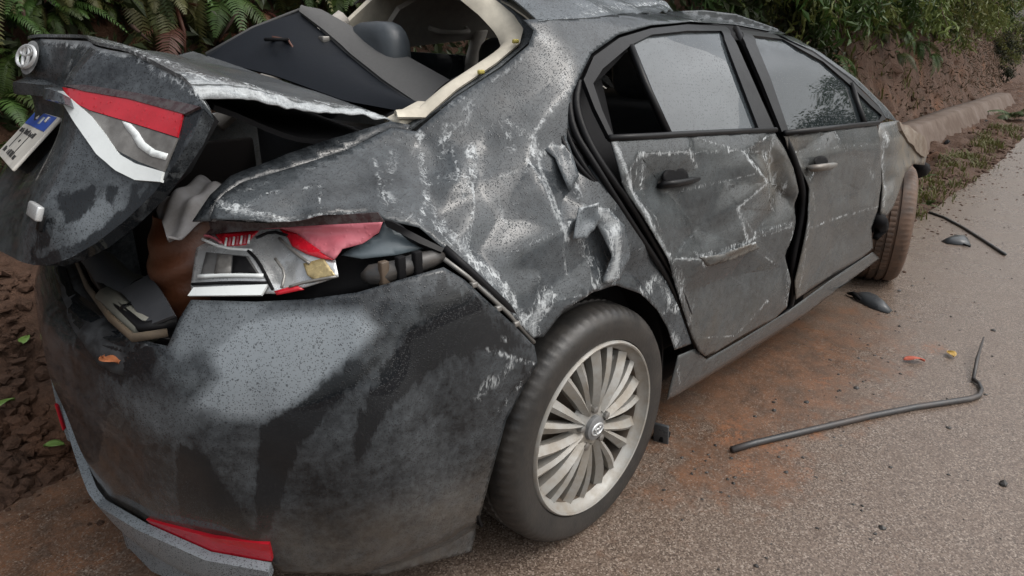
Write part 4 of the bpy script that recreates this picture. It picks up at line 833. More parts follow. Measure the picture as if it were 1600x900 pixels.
def dup_tree(o, parent=None):
    c = o.copy(); COL.objects.link(c); c.parent = parent
    for ch in o.children: dup_tree(ch, c)
    return c
WH = make_wheel(CAR, TYRE); WH.location = (0, -.888, .318); WH['label'] = 'rear wheel with dusty multi-spoke alloy rim'
FWH = dup_tree(WH, CAR); FWH.location = (2.83, -.80, .318); FWH.rotation_euler = (0, 0, R(21)); FWH['label'] = 'mud-covered front wheel turned inwards'
for ch in FWH.children:
    if ch.name.startswith('tyre'):
        ch.data = ch.data.copy(); ch.data.materials.clear(); ch.data.materials.append(TYRE_MUD)
for x, y in ((0, .70), (2.7, .70)):
    c = dup_tree(WH, CAR); c.location = (x, y+.17, .318); c.rotation_euler = (0, 0, math.pi); c['label'] = 'far wheel'

# ------------------------------------------------------------------ things in the boot
bc = P(318, 440, y=-.38)
v, f = grid_g(lambda a, b: (lambda q, z, r: np.array([bc[0]+.095*r*math.cos(q), bc[1]+.11*r*math.sin(q), bc[2]-.09+z]))(2*math.pi*a, .24*b, (1-.5*max(0, b-.6)**1.2*1.6)*(1+.03*math.sin(24*b+2.5*math.sin(2*math.pi*a)+1.5*math.sin(4*math.pi*a+1)))*(.6+.4*min(1, b*5))), 40, 40)
BAG = mk('leather_bag', v, f, plain('brown_leather', (.085, .030, .014), .38, bmp=.3), None); tag(BAG, 'brown leather bag with folds standing in the open boot', 'bag')
c0 = P(314, 306, y=-.38)
def cloth(a, b):
    u = -1+2*a; w2 = -1+2*b; r = math.hypot(u, w2)
    return np.array([c0[0]+.085*u+.02*w2, c0[1]+.10*w2, c0[2]+.03-.055*min(r, 1.25)**1.8+.007*math.sin(7*u+3*w2)+.006*math.sin(9*w2-5*u)])
v, f = grid_g(cloth, 40, 40); CL = mk('grey_cloth', v, f, plain('pale_grey_cloth', (.24, .24, .25), .9, dirt=(.12, .11, .10), dirt_amt=.35, dsc=22), None, solid=.004); tag(CL, 'crumpled pale grey cloth lying on the brown leather bag', 'cloth')
# tray of the boot floor with a dark flap and a grey tool roll
TR = empty('tool_tray', (0, 0, 0)); tag(TR, 'open tan-edged tool tray with dark flap behind the bumper', 'tray')
TAN = plain('tan_board_edge', (.11, .08, .05), .85, dirt=(.05, .04, .03), dirt_amt=.6)
tp = [(122, 412), (138, 450), (172, 496), (208, 528), (262, 520)]
pts = [P(u, v_, z=.735) for u, v_ in tp]; mb = MB()
mk('tray_edge', *tube_g([p for p in pts], .006, 8, flat=1.5), TAN, TR)
mk('tray_liner', *tube_g([p+np.array([.022, .006, .012]) for p in pts], .012, 8), SEAL, TR)
mk('tray_base', *loft([p+np.array([.02, 0, -.03]) for p in pts], [P(130, 395, z=.60), P(190, 420, z=.60), P(280, 490, z=.68)], 14, 6), DARK, TR, solid=.01)
fa = [P(118, 398, z=.765), P(140, 425, z=.76), P(165, 470, z=.745), P(186, 470, z=.75)]; fb = [P(145, 385, z=.78), P(175, 396, z=.775), P(205, 425, z=.765), P(228, 432, z=.76)]
FLAP = plain('dark_rubber_flap', (.045, .048, .054), .45)
mk('tray_flap', *loft(fa, fb, 16, 8, .012), FLAP, TR, solid=.006)
mk('tray_flap', *loft([P(190, 458, z=.76), P(235, 432, z=.79)], [P(232, 512, z=.745), P(276, 495, z=.77)], 10, 10, .008), FLAP, TR, solid=.006)
mk('tool_roll', *tube_g([P(170, 466, z=.735), P(195, 487, z=.735), P(234, 516, z=.735)], .026, 12), plain('grey_green_tool_roll', (.13, .13, .11), .6), TR)
mk('roll_strap', *tube_g([P(185, 488, z=.74), P(193, 478, z=.765), P(203, 474, z=.765), P(212, 482, z=.74)], .004, 6), SEAL, TR)
# ------------------------------------------------------------------ ground, road, bank
_e = pch([-400, -12, -6, -3, -1.4, -1.1, -.88, -.6, 0, 1, 2, 3.2, 4.24, 7, 11.26, 20, 40, 100, 400], [1.5, 1.4, 1.1, .75, .45, .38, .45, .56, .60, .48, .15, -.25, -.47, -.40, -.085, .9, 4, 14, 60])
_hl = pch([-1e3, -.3, -.05, .12, .4, .75, 1.05, 1.3, 1.55, 2.0, 4, 40, 400], [-.04, -.04, -.01, .04, .14, .38, .56, .95, 1.9, 3.0, 4.5, 9, 25])
_hr = pch([-1e3, -.3, -.05, .15, .5, 1.0, 1.2, 1.45, 1.85, 2.5, 3.2, 6, 40, 400], [-.04, -.04, -.01, .03, .04, .06, .30, .9, 2.0, 3.2, 4.4, 7.5, 16, 30])
def hgt(x, y):
    d = y-_e(x); k = ss(1.5, 5.5, x); return _hl(d)*(1-k)+_hr(d)*k
xs = np.r_[-400, -150, -60, -30, -18, -12, -9, -7, np.arange(-6, 1.6, .04), np.arange(1.6, 16, .07), np.arange(16, 28, .14), 30, 34, 40, 60, 100, 200, 400]
ys = np.r_[-400, -150, -60, -30, -15, -8, -4, -2, np.arange(-.9, 3.4, .045), 3.8, 4.5, 6, 9, 14, 25, 50, 100, 200, 400]
X, Y = np.meshgrid(xs, ys); Z = hgt(X.ravel(), Y.ravel()).reshape(X.shape); d = Y-_e(X)
V = np.c_[X.ravel(), Y.ravel(), Z.ravel()]; near = (np.abs(V[:, 0]-10) < 17.5) & (V[:, 1] > -1) & (V[:, 1] < 4); dd = d.ravel()
nz = np.zeros(len(V)); i = np.where(near & (dd > -.1))[0]
nz[i] = .085*fbm(V[i], 2.2, 4)+.05*fbm(V[i]+9, 8, 5)
nz *= ss(-.05, .35, dd)*.9+.1
V[:, 2] += nz; V[:, 1] += np.where(dd > .9, nz*1.3, 0)
nx, ny = len(xs), len(ys)
F = [(j*nx+i, j*nx+i+1, (j+1)*nx+i+1, (j+1)*nx+i) for j in range(ny-1) for i in range(nx-1)]
mt, t, b = nodes('red_brown_bank_soil'); co = coord(t)
n1 = noi(t, co, 3.5, 8, .65); n2 = noi(t, co, 38, 5, .75); n3 = noi(t, co, 1.1, 5, .6)
c = mixc(t, ramp(t, n1, [(.3, 0), (.7, 1)]), (.030, .017, .011), (.095, .050, .031)); c = mixc(t, ramp(t, n2, [(.3, 0), (.75, 1)]), c, (.12, .068, .045))
c = mixc(t, ramp(t, n3, [(.56, 0), (.72, .6)]), c, (.22, .10, .05)); c = mixc(t, ramp(t, noi(t, co, 90, 3), [(.62, 0), (.72, .7)]), c, (.02, .013, .01))
L(t, c, b.inputs['Base Color']); b.inputs['Roughness'].default_value = .75; b.inputs['Specular IOR Level'].default_value = .3
bump(t, b, math_(t, 'ADD', n2, math_(t, 'MULTIPLY', n1, 1.5)), .9, .03); SOIL = mt
tag(mk('ground', V, F, SOIL), kind='structure')
# asphalt sheet with ragged edge
xr = np.r_[-300, -100, -40, -15, np.arange(-8, 18, .07), 20, 25, 30, 40, 60, 100, 300]
rows = np.r_[0, .02, .1, .3, .6, 1, 1.5, 2.2, 3, 4, 5.5, 7.2]
V = []; 
for q in rows:
    for x in xr: V.append((x, float(_e(x))-q+(.02*mnoise.noise((x*6, 3, 0))+.03*mnoise.noise((x*1.5, 7, 0)) if q < .05 else 0)+.01, .004-(.03 if q == 0 else 0)))
nx = len(xr); F = [(j*nx+i, (j+1)*nx+i, (j+1)*nx+i+1, j*nx+i+1) for j in range(len(rows)-1) for i in range(nx-1)]
mt, t, b = nodes('wet_brown_asphalt'); co = coord(t)
g1 = vor(t, co, 250); g2 = noi(t, co, 260, 3, .7); big = noi(t, co, 1.3, 5, .6); mid = noi(t, co, 9, 6, .7)
sep = N(t, 'SeparateColor'); L(t, g1.outputs['Color'], sep.inputs[0])
c = mixc(t, ramp(t, sep.outputs[0], [(.1, 0), (.95, 1)]), (.07, .05, .039), (.23, .178, .142))
c = mixc(t, ramp(t, sep.outputs[1], [(.86, 0), (.90, .85)]), c, (.36, .30, .25)); c = mixc(t, ramp(t, g2, [(.55, 0), (.7, .65)]), c, (.025, .02, .017))
c = mixc(t, ramp(t, mid, [(.35, .0), (.7, .45)]), c, (.125, .085, .062))
# washed-out red soil along the car, darker brown patch at the left
pos = N(t, 'SeparateXYZ'); L(t, co, pos.inputs[0])
def blob(x, y, rx, ry, rot=0):
    mp = N(t, 'Mapping'); mp.vector_type = 'TEXTURE'; mp.inputs['Location'].default_value = (x, y, 0); mp.inputs['Rotation'].default_value = (0, 0, rot); mp.inputs['Scale'].default_value = (rx, ry, 1)
    L(t, co, mp.inputs[0]); ln = N(t, 'VectorMath'); ln.operation = 'LENGTH'; L(t, mp.outputs[0], ln.inputs[0])
    return math_(t, 'SUBTRACT', 1, ln.outputs['Value'], clamp=True)
m1 = blob(1.25, -.85, 1.5, .52); m2 = blob(.60, -.98, .5, .34); m = math_(t, 'MAXIMUM', m1, m2); m = math_(t, 'MAXIMUM', m, blob(-1.0, .15, 1.1, .6))
m = math_(t, 'ADD', ramp(t, m, [(0, 0), (.75, 1)]), math_(t, 'MULTIPLY_ADD', math_(t, 'ADD', noi(t, co, 24, 7, .8), math_(t, 'MULTIPLY', noi(t, co, 5.5, 6, .7), .9)), 1.9, -1.9))
m = math_(t, 'MULTIPLY', ramp(t, m, [(.2, 0), (.75, 1)]), ramp(t, sep.outputs[2], [(0, .25), (.55, 1)]))
c = mixc(t, math_(t, 'MULTIPLY', m, .78), c, mixc(t, ramp(t, noi(t, co, 11, 5, .7), [(.35, 0), (.65, 1)]), (.060, .032, .019), (.20, .092, .046)))
sp = None
for x, y, r in ((.71, -.93, .07), (.56, -1.05, .05), (.75, -1.06, .055), (.80, -.90, .05), (1.95, -1.22, .06), (.66, -1.2, .03), (.9, -1.12, .04), (1.3, -1.0, .05)):
    q = blob(x, y, r*1.6, r); sp = q if sp is None else math_(t, 'MAXIMUM', sp, q)
sp = math_(t, 'MULTIPLY', ramp(t, sp, [(.05, 0), (.5, 1)]), ramp(t, noi(t, co, 40, 7, .8), [(.47, 0), (.56, 1)]))
c = mixc(t, math_(t, 'MULTIPLY', math_(t, 'MULTIPLY', sp, ramp(t, sep.outputs[0], [(.2, .3), (.6, 1)])), .8), c, (.27, .115, .055))
L(t, c, b.inputs['Base Color']); L(t, math_(t, 'MULTIPLY_ADD', big, .4, .08), b.inputs['Roughness'])
h = math_(t, 'ADD', sep.outputs[2], math_(t, 'MULTIPLY', g2, .6)); bump(t, b, h, .4, .003); ROADM = mt
tag(mk('road', V, F, ROADM, smooth=False), kind='structure')

# clods, pebbles, litter
ico = bpy.data.meshes.new('tmp'); import bmesh
bm = bmesh.new(); bmesh.ops.create_icosphere(bm, subdivisions=1, radius=1); IV = np.array([v.co[:] for v in bm.verts]); IF = [[v.index for v in q.verts] for q in bm.faces]; bm.free(); bpy.data.meshes.remove(ico)
def lumps(name, spots, mat, rmin, rmax, pw=2.5, label=None):
    v = []; f = []
    for (x, y, z) in spots:
        r = rmin+(rmax-rmin)*random.random()**pw; s_ = r*(1+rng.uniform(-.3, .3, (len(IV), 1)))*np.array([1, rng.uniform(.7, 1.2), rng.uniform(.5, .8)]); q = random.uniform(0, 6.3)
        p = IV*s_; p = np.c_[p[:, 0]*math.cos(q)-p[:, 1]*math.sin(q), p[:, 0]*math.sin(q)+p[:, 1]*math.cos(q), p[:, 2]]+[x, y, z+r*.25]
        b_ = len(v); v += list(p); f += [[b_+i for i in k] for k in IF]
    return tag(mk(name, v, f, mat, smooth=False), label, None, None, 'stuff')
sp_ = []
for _ in range(7500):
    x = random.choice((random.uniform(-1.6, .6), random.uniform(-1.6, .2), random.uniform(.5, 12))); y = float(_e(x))+random.random()**1.3*1.4-.02; sp_.append((x, y, float(hgt(x, y))))
lumps('soil_clods', sp_, SOIL, .004, .036, 3.0)
sp_ = []
for _ in range(900):
    x = random.uniform(-1.5, 9); y = float(_e(x))-abs(random.gauss(0, .22)); sp_.append((x, y, .002))
lumps('soil_crumbs', sp_, SOIL, .003, .012)
STONE = plain('dark_wet_grit', (.03, .027, .025), .5)
sp_ = [(random.uniform(.1, 5), -.9-abs(random.gauss(0, .6)), .003) for _ in range(230)]+[(random.uniform(.2, 2.4), -.88-abs(random.gauss(0, .2)), .002) for _ in range(260)]
lumps('road_grit', sp_, STONE, .002, .0075)
def onroad(u, v): return P(u, v, z=.006)
for k, (u, v_, r, lb) in enumerate([(1552, 516, .013, 'small dark stone beside the upright tip of the long rubber strip'), (1338, 606, .013, 'small dark stone just above the middle of the long rubber strip'), (1260, 628, .012, 'dark flat clod left of the middle of the long rubber strip'), (1567, 756, .018, 'dark crumbly clod near the right edge of the photo'), (1378, 824, .012, 'dark pebble at the foot of the photo below the strip'), (1405, 454, .014, 'dark pebble beside the front plastic shard'), (1482, 668, .010, 'dark pebble below the bend of the long rubber strip'), (1540, 616, .010, 'dark pebble touching the bend of the long rubber strip'), (1228, 737, .009, 'dark pebble below the left half of the long rubber strip')]):
    p = onroad(u, v_); s_ = np.array([1, random.uniform(.7, 1.1), .6])*r; v = IV*s_*(1+rng.uniform(-.22, .22, (len(IV), 1)))
    o = mk('stone', v, IF, STONE, smooth=False); o.location = (p[0], p[1], r*.35); tag(o, lb, 'stone', 'dark stones scattered on the road')
# concrete gutter edge at the foot of the bank
CONC = plain('stained_concrete', (.155, .12, .10), .8, sc=14, dirt=(.085, .056, .04), dirt_amt=.7, dsc=3, bmp=.4)
def gut(a, b):
    x = 5.6+11.5*a; y0 = .46+(x-8.45)*.068; q = [(-.06, -.06), (-.05, .0), (.0, .11), (.05, .22), (.075, .26), (.10, .268), (.26, .27), (.28, .1), (.30, -.1)]
    k = b*8; i_ = min(int(k), 7); fr = k-i_; u_ = q[i_][0]*(1-fr)+q[i_+1][0]*fr; z = q[i_][1]*(1-fr)+q[i_+1][1]*fr
    n_ = mnoise.noise((x*.4, b*1, 2))*.012
    return np.array([x, y0+u_*1.2+n_, .05+z*1.15*(1-.3*a)+n_])
v, f = grid_g(gut, 170, 17); tag(mk('concrete_gutter', v, f, CONC), 'weathered concrete gutter edge curving along the foot of the earth bank', 'gutter')

# ------------------------------------------------------------------ plants
def leafmat(name, a, b_, tr=.25):
    mt, t, b = nodes(name); oi = N(t, 'ObjectInfo'); co = coord(t)
    c = mixc(t, ramp(t, noi(t, co, 6, 4, .7), [(.3, 0), (.7, 1)]), a, b_)
    hsv = N(t, 'HueSaturation'); L(t, c, hsv.inputs['Color']); L(t, math_(t, 'MULTIPLY_ADD', oi.outputs['Random'], .6, .7), hsv.inputs['Value']); L(t, math_(t, 'MULTIPLY_ADD', oi.outputs['Random'], .05, .475), hsv.inputs['Hue'])
    L(t, hsv.outputs[0], b.inputs['Base Color']); b.inputs['Roughness'].default_value = .5; b.inputs['Specular IOR Level'].default_value = .35
    tl_ = N(t, 'BsdfTranslucent'); L(t, hsv.outputs[0], tl_.inputs[0]); mx = N(t, 'MixShader'); mx.inputs[0].default_value = tr
    L(t, b.outputs[0], mx.inputs[1]); L(t, tl_.outputs[0], mx.inputs[2]); L(t, mx.outputs[0], t.nodes['Material Output'].inputs[0]); return mt
FERN = leafmat('fern_green', (.026, .052, .012), (.065, .11, .024)); FERN_Y = leafmat('olive_fern', (.055, .06, .018), (.12, .12, .04)); FERN_B = leafmat('brown_dead_fern', (.07, .028, .018), (.12, .05, .03))
LEAFD = leafmat('dark_undergrowth_leaf', (.014, .02, .008), (.04, .05, .018)); LEAFO = leafmat('olive_bank_leaf', (.07, .095, .024), (.19, .21, .06)); GRASS = leafmat('grass_green', (.085, .105, .026), (.17, .18, .055)); TREEL = leafmat('tree_leaf', (.03, .05, .015), (.07, .10, .03))
BARK = plain('brown_bark', (.09, .06, .04), .9); ROOT = plain('dark_root', (.05, .028, .02), .9)
def frond(ln, up, npair, width, droop):
    mb = MB(); n = 18; pts = []
    for i in range(n+1):
        s_ = i/n; pts.append(Vector((ln*s_*(1-.22*s_), 0, ln*(up*s_-droop*s_*s_))))
    v, f = tube_g(pts, [.0035*(1-.75*i/n) for i in range(n+1)], 4); mb.add(v, f)
    for i in range(npair):
        s_ = .10+.88*i/npair; k = s_*n; i0 = min(int(k), n-1); p = pts[i0].lerp(pts[i0+1], k-i0); tn = (pts[i0+1]-pts[i0]).normalized()
        pl = width*ln*math.sin(math.pi*min(1, .12+s_*.88))**.7*(1.05-s_*.55)
        for sd_ in (-1, 1):
            dr = (Vector((0, sd_, 0))+tn*.42+Vector((0, 0, -.28+random.uniform(-.15, .15)))).normalized(); w_ = ln*.88/npair*.42; nr = tn
            a = p; m_ = p+dr*pl*.5+Vector((0, 0, .012*ln)); e_ = p+dr*pl+Vector((0, 0, -.05*pl))
            mb.add([a-nr*w_*.7, m_-nr*w_, e_, m_+nr*w_, a+nr*w_*.7], [(0, 1, 3, 4), (1, 2, 3)])
    return mb
def frond_mesh(mat, *a):
    o = frond(*a).build('frond', mat); me = o.data; bpy.data.objects.remove(o); return me
FR = {k: [frond_mesh(mt_, *p) for p in ((.62, .55, 26, .26, .75), (.72, .35, 28, .22, .95), (.5, .75, 24, .28, .7))] for k, mt_ in (('g', FERN), ('y', FERN_Y), ('b', FERN_B))}
def fern(x, y, z, kind, n, sc, face=-90, spread=95, pitch=(-35, 35), label='green fern hanging from the earth bank behind the car', group='ferns on the bank', cat='fern'):
    r = empty('fern', (x, y, z)); tag(r, label, cat, group)
    for k in range(n):
        o = bpy.data.objects.new('frond', random.choice(FR[kind])); COL.objects.link(o); o.parent = r
        yw = R(face+random.uniform(-spread, spread)); s_ = sc*random.uniform(.7, 1.15); o.scale = (s_, s_, s_)
        o.rotation_euler = (random.uniform(-.35, .35), -R(random.uniform(*pitch)), yw)
    return r
LBG = 'green fern on the bank behind the lid'; LBY = 'olive drooping fern above the shaded bank'; LBB = 'withered brown fern on the dark bank'
def wall(x, z): # bank face y at height z
    yy = np.linspace(_e(x), _e(x)+4, 160); hh = hgt(np.full(160, x), yy); return float(yy[np.argmax(hh > z)]) if (hh > z).any() else float(yy[-1])
spots = []
OR = 'first second third fourth fifth sixth seventh eighth ninth tenth'.split()
CNT = {'g': 0, 'y': 0, 'b': 0}
ORD = 'first second third fourth fifth sixth seventh eighth ninth tenth eleventh twelfth thirteenth fourteenth fifteenth sixteenth'.split()
for u, v_, kd in sorted([(30, 130, 'g'), (5, 70, 'g'), (55, 40, 'g'), (110, 20, 'y'), (15, 15, 'y'), (150, 45, 'g'), (190, 10, 'y'), (245, 30, 'y'), (300, 20, 'y'), (350, 35, 'g'), (275, 75, 'b'), (370, 90, 'b'), (395, 55, 'b'), (420, 10, 'g'), (460, 5, 'g'), (515, 10, 'g'), (545, 25, 'g'), (90, 60, 'g'), (330, 5, 'y'), (10, 200, 'g'), (0, 280, 'g'), (440, -20, 'y'), (220, -20, 'g'), (120, -25, 'y'), (40, -20, 'g'), (560, -10, 'g'), (500, -25, 'y')]):
    for yy in np.linspace(1.0, 3, 90):
        p = P(u, v_, y=yy)
        if hgt(p[0], p[1]) > p[2]: break
    CNT[kd] += 1
    fern(p[0], p[1]-.05, p[2]+.12, kd, random.randint(6, 9) if kd != 'b' else 4, random.uniform(.38, .62) if kd != 'y' else random.uniform(.5, .75), -100, 80, (-75, 5) if kd == 'y' else (-50, 30), {'g': LBG, 'y': LBY, 'b': LBB}[kd]+', '+ORD[CNT[kd]-1]+' from the left', {'g': 'green ferns on the bank', 'y': 'olive ferns on the bank', 'b': 'withered ferns on the bank'}[kd])
OR = 'first second third fourth fifth sixth seventh eighth ninth tenth'.split()
for k in range(8):
    x = 1+k*.45; z = random.uniform(.9, 2.0); fern(x, wall(x, z)-.04, z, random.choice('ggy'), 7, .75, -100, 80, (-60, 20), OR[k]+' fern along the bank past the far side of the car', 'ferns beyond the car')
def leaves(name, spots, mat, lmin, lmax, wr, hang, parent=None):
    v = []; f = []
    for (p, ax) in spots:
        ln = random.uniform(lmin, lmax); d = Vector((random.gauss(0, 1), random.gauss(0, 1), random.gauss(0, .7)-hang)); d.normalize(); s_ = d.cross(Vector((random.gauss(0, 1), random.gauss(0, 1), random.gauss(0, 1)))).normalized()*ln*wr
        p = Vector(p); q = d.cross(s_).normalized()*ln*.12; b_ = len(v)
        v += [p, p+d*ln*.5+s_+q, p+d*ln, p+d*ln*.5-s_+q]; f += [(b_, b_+1, b_+2), (b_, b_+2, b_+3)]
    return mk(name, v, f, mat, parent, smooth=False)
sp_ = []
for _ in range(15000):
    x = random.uniform(-2.5, 6.5); z = random.uniform(.55, 2.6); sp_.append(((x, wall(x, z)-abs(random.gauss(0, .09)), z), 0))
tag(leaves('bank_undergrowth', sp_, LEAFD, .04, .13, .22, .9), kind='stuff')
def shrub(x0, z0, n, w_, h_, mat, lb, grp):
    r = empty('shrub', (x0, wall(x0, z0), z0)); tag(r, lb, 'shrub', grp); base = Vector(r.location); sp_ = []; mb = MB()
    for k in range(int(n/70)):
        a = Vector((random.gauss(0, w_*.45), random.gauss(-.15, .3), random.gauss(.15, h_*.4))); e_ = a+Vector((random.gauss(0, .15), random.uniform(-.45, -.05), random.uniform(-.55, .0)))
        m_ = (a+e_)/2+Vector((0, -.05, .14)); v, f = tube_g([Vector((0, .1, 0)).lerp(a, .4), a, m_, e_], [.010, .008, .006, .002], 4); mb.add(v, f)
        for _ in range(70):
            s_ = random.random(); p = a*(1-s_)**2+m_*2*s_*(1-s_)+e_*s_*s_; sp_.append((p+Vector((random.gauss(0, .05), random.gauss(0, .05), random.gauss(0, .04))), 0))
    mb.build('stems', BARK, r); tag(leaves('foliage', sp_, mat, .05, .14, .16, 1.1, r), kind='stuff')
sp_ = []
for _ in range(6500):
    x = random.uniform(5, 15) if random.random() < .45 else random.uniform(15, 27); z = random.random()**.8*2.6+.12; sp_.append(((x, wall(x, z)-abs(random.gauss(0, .05))-.02, z), 0))
tag(leaves('bank_litter', sp_, leafmat('dry_bank_litter', (.035, .022, .014), (.10, .075, .04)), .03, .10, .14, .8), kind='stuff')
for k in range(7):
    x = 26+k*2.2; shrub(x, .9+.25*(k % 3), 1500, 1.1, .9, LEAFO if k % 2 else LEAFD, 'far '+('olive' if k % 2 else 'dark')+' shrub where the bank bends away, '+OR[k]+' from the gutter', 'far shrubs at the bend')
# roots and dry stems on the dark bank
for k, (a, b_) in enumerate([((275, 12), (290, 95)), ((385, 5), (345, 60)), ((392, 12), (372, 75)), ((400, 20), (390, 80)), ((20, 5), (40, 45)), ((205, 40), (235, 66))]):
    y_ = wall(P(a[0], a[1], y=1.75)[0], 1.3)-.12; A, B = Vector(P(*a, y=y_)), Vector(P(*b_, y=y_-.03)); M_ = (A+B)/2+Vector((random.uniform(-.04, .04), -.04, .02))
    v, f = tube_g([A, A.lerp(M_, .6), M_, M_.lerp(B, .5), B], [.012, .011, .009, .007, .004], 6); tag(mk('hanging_root', v, f, FERN_B if k == 0 else ROOT), 'thick reddish root hanging down the bank behind the lid' if k == 0 else OR[k-1]+' thin dark root hanging on the shaded bank', 'root', 'roots on the bank')
# shrubs hanging over the bank on the right
OR = 'first second third fourth fifth sixth seventh eighth ninth tenth eleventh twelfth thirteenth fourteenth fifteenth sixteenth seventeenth eighteenth nineteenth twentieth'.split()
for k in range(17):
    x = 3.9+k*.62+random.uniform(-.2, .2); z0 = random.uniform(1.7, 2.2)+.012*max(0, x-8)**2; shrub(x, z0, 2600, .55, .38, LEAFO if k % 3 else FERN, ('olive' if k % 3 else 'brighter green')+' shrub hanging over the bank top, '+OR[k]+' along from the car', 'shrubs along the bank top')
for k in range(9):
    x = 13.5+k*1.5; shrub(x, 1.9+.05*k+.3*(k % 2), 2400, 1.0, .8, LEAFO, 'distant olive shrub at the bend of the bank, '+OR[k]+' from the gutter end', 'shrubs at the bend')
for k in range(9):
    x = 3.5+k*1.15+random.uniform(-.3, .3); shrub(x, random.uniform(2.5, 3.0), 2400, .8, .5, LEAFO if k % 2 else LEAFD, ('olive' if k % 2 else 'dark')+' dense shrub higher on the bank, '+OR[k]+' from the car roof', 'shrubs higher on the bank')
for k in range(20):
    x = 4.8+k*.4; z = random.uniform(.9, 1.9); fern(x, wall(x, z)-.04, z, random.choice('ggy'), 6, random.uniform(.5, .9), -100, 85, (-75, 10), OR[k]+' fern built along the earth bank beyond the bonnet'.replace('built ', ''), 'ferns on the far bank')
# small weeds on the bank face, grass along the road edge
mb = MB()
def blades(cx, cy, n, sp, hmin, hmax):
    for _ in range(n):
        x = random.gauss(cx, sp); y = random.gauss(cy, sp*.7); z = float(hgt(x, y)); z = max(z, .0); h_ = random.uniform(hmin, hmax); q = random.uniform(0, 6.3); l_ = Vector((math.cos(q), math.sin(q), 0)); s_ = Vector((-l_.y, l_.x, 0))*h_*.05
        p = Vector((x, y, z-.01)); m_ = p+Vector((0, 0, h_*.6))+l_*h_*.2; e_ = p+Vector((0, 0, h_*.8))+l_*h_*.6; mb.add([p-s_, p+s_, m_+s_, m_-s_, e_], [(0, 1, 2, 3), (3, 2, 4)])
for _ in range(70):
    x = 3.8+random.random()**1.3*8; y = float(_e(x))+random.uniform(.03, .42); blades(x, y, random.randint(20, 50), .08, .03, .12)
for _ in range(14):
    x = random.uniform(6.5, 11); y = float(_e(x))+random.uniform(1.1, 1.7); blades(x, y, 12, .10, .06, .2)
tag(mb.build('road_edge_grass', GRASS, smooth=False), kind='stuff')
p = P(1585, 185, z=.05); fern(p[0], p[1], .05, 'g', 9, .9, 160, 120, (0, 40), 'bright green fern lying by the road edge at the right', 'roadside fern')
for u, v_, lb in ((1440, 282, 'tallest'), (1450, 322, 'nearest'), (1480, 268, 'farthest')):
    p = P(u, v_, z=.03); fern(p[0], p[1], .03, 'g', 6, .28 if lb == 'tallest' else .2, 0, 180, (5, 50), lb+' of the low green weeds on the verge beside the front wheel', 'weeds on the verge', 'weed')
# single leaves
def leaf(c, ax, ay, az, ln, wd, mat, label, cup=.15):
    n = 9; v = []; f = []
    for i in range(n):
        s_ = i/(n-1); w_ = wd*math.sin(math.pi*s_**.8)**.8*.5+.0005
        for j in (-1, -.5, 0, .5, 1): v.append(c+ax*(s_-.5)*ln+ay*w_*j+az*(abs(j)*cup*wd+.12*ln*math.sin(math.pi*s_)+.04*ln*math.sin(5*s_+2*j)))
    for i in range(n-1):
        for j in range(4): f.append((i*5+j, i*5+j+1, (i+1)*5+j+1, (i+1)*5+j))
    tag(mk('fallen_leaf', v, f, mat, solid=.0006), label, 'leaf')
UX, UY, UZ = np.array([1., 0, 0]), np.array([0, 1., 0]), np.array([0, 0, 1.])
def ang(q): return np.array([math.cos(q), math.sin(q), 0]), np.array([-math.sin(q), math.cos(q), 0])
LR = plain('red_dead_leaf', (.42, .09, .05), .5, var=.4, sc=60); LY = plain('yellow_dead_leaf', (.36, .22, .04), .5, var=.5, sc=60); LO = plain('orange_dead_leaf', (.34, .12, .05), .5, var=.4, sc=60); LG = plain('fresh_green_leaf', (.13, .22, .05), .45, var=.3, sc=50)
a_, b_ = ang(-.9); leaf(onroad(1428, 565)+UZ*.004, a_, b_, UZ, .085, .035, LR, 'small red leaf lying on the asphalt above the long strip')
a_, b_ = ang(.6); leaf(onroad(1485, 556)+UZ*.006, a_, b_, UZ, .055, .035, LY, 'curled yellow brown leaf on the asphalt right of the red one')
c_ = BUMP.hit(173, 568, -.004); a_, b_ = ang(1.9); leaf(c_+UZ*.004, a_, b_, UZ, .05, .036, LO, 'orange dead leaf stuck on top of the rear bumper')
for u, v_, ln, q, lb in ((18, 637, .075, .4, 'green leaf lying on red soil at the left edge'), (96, 700, .065, 2.4, 'curled green leaf on the soil just left of the bumper'), (50, 538, .07, 1.2, 'dark green leaf on the soil behind the bumper top')):
    for z_ in np.linspace(.6, 0, 120):
        p = P(u, v_, z=z_)
        if hgt(p[0], p[1]) >= z_: break
    a_, b_ = ang(q); leaf(p+np.array([-.02, -.03, .03]), a_, b_, UZ, ln, ln*.5, LG, lb)

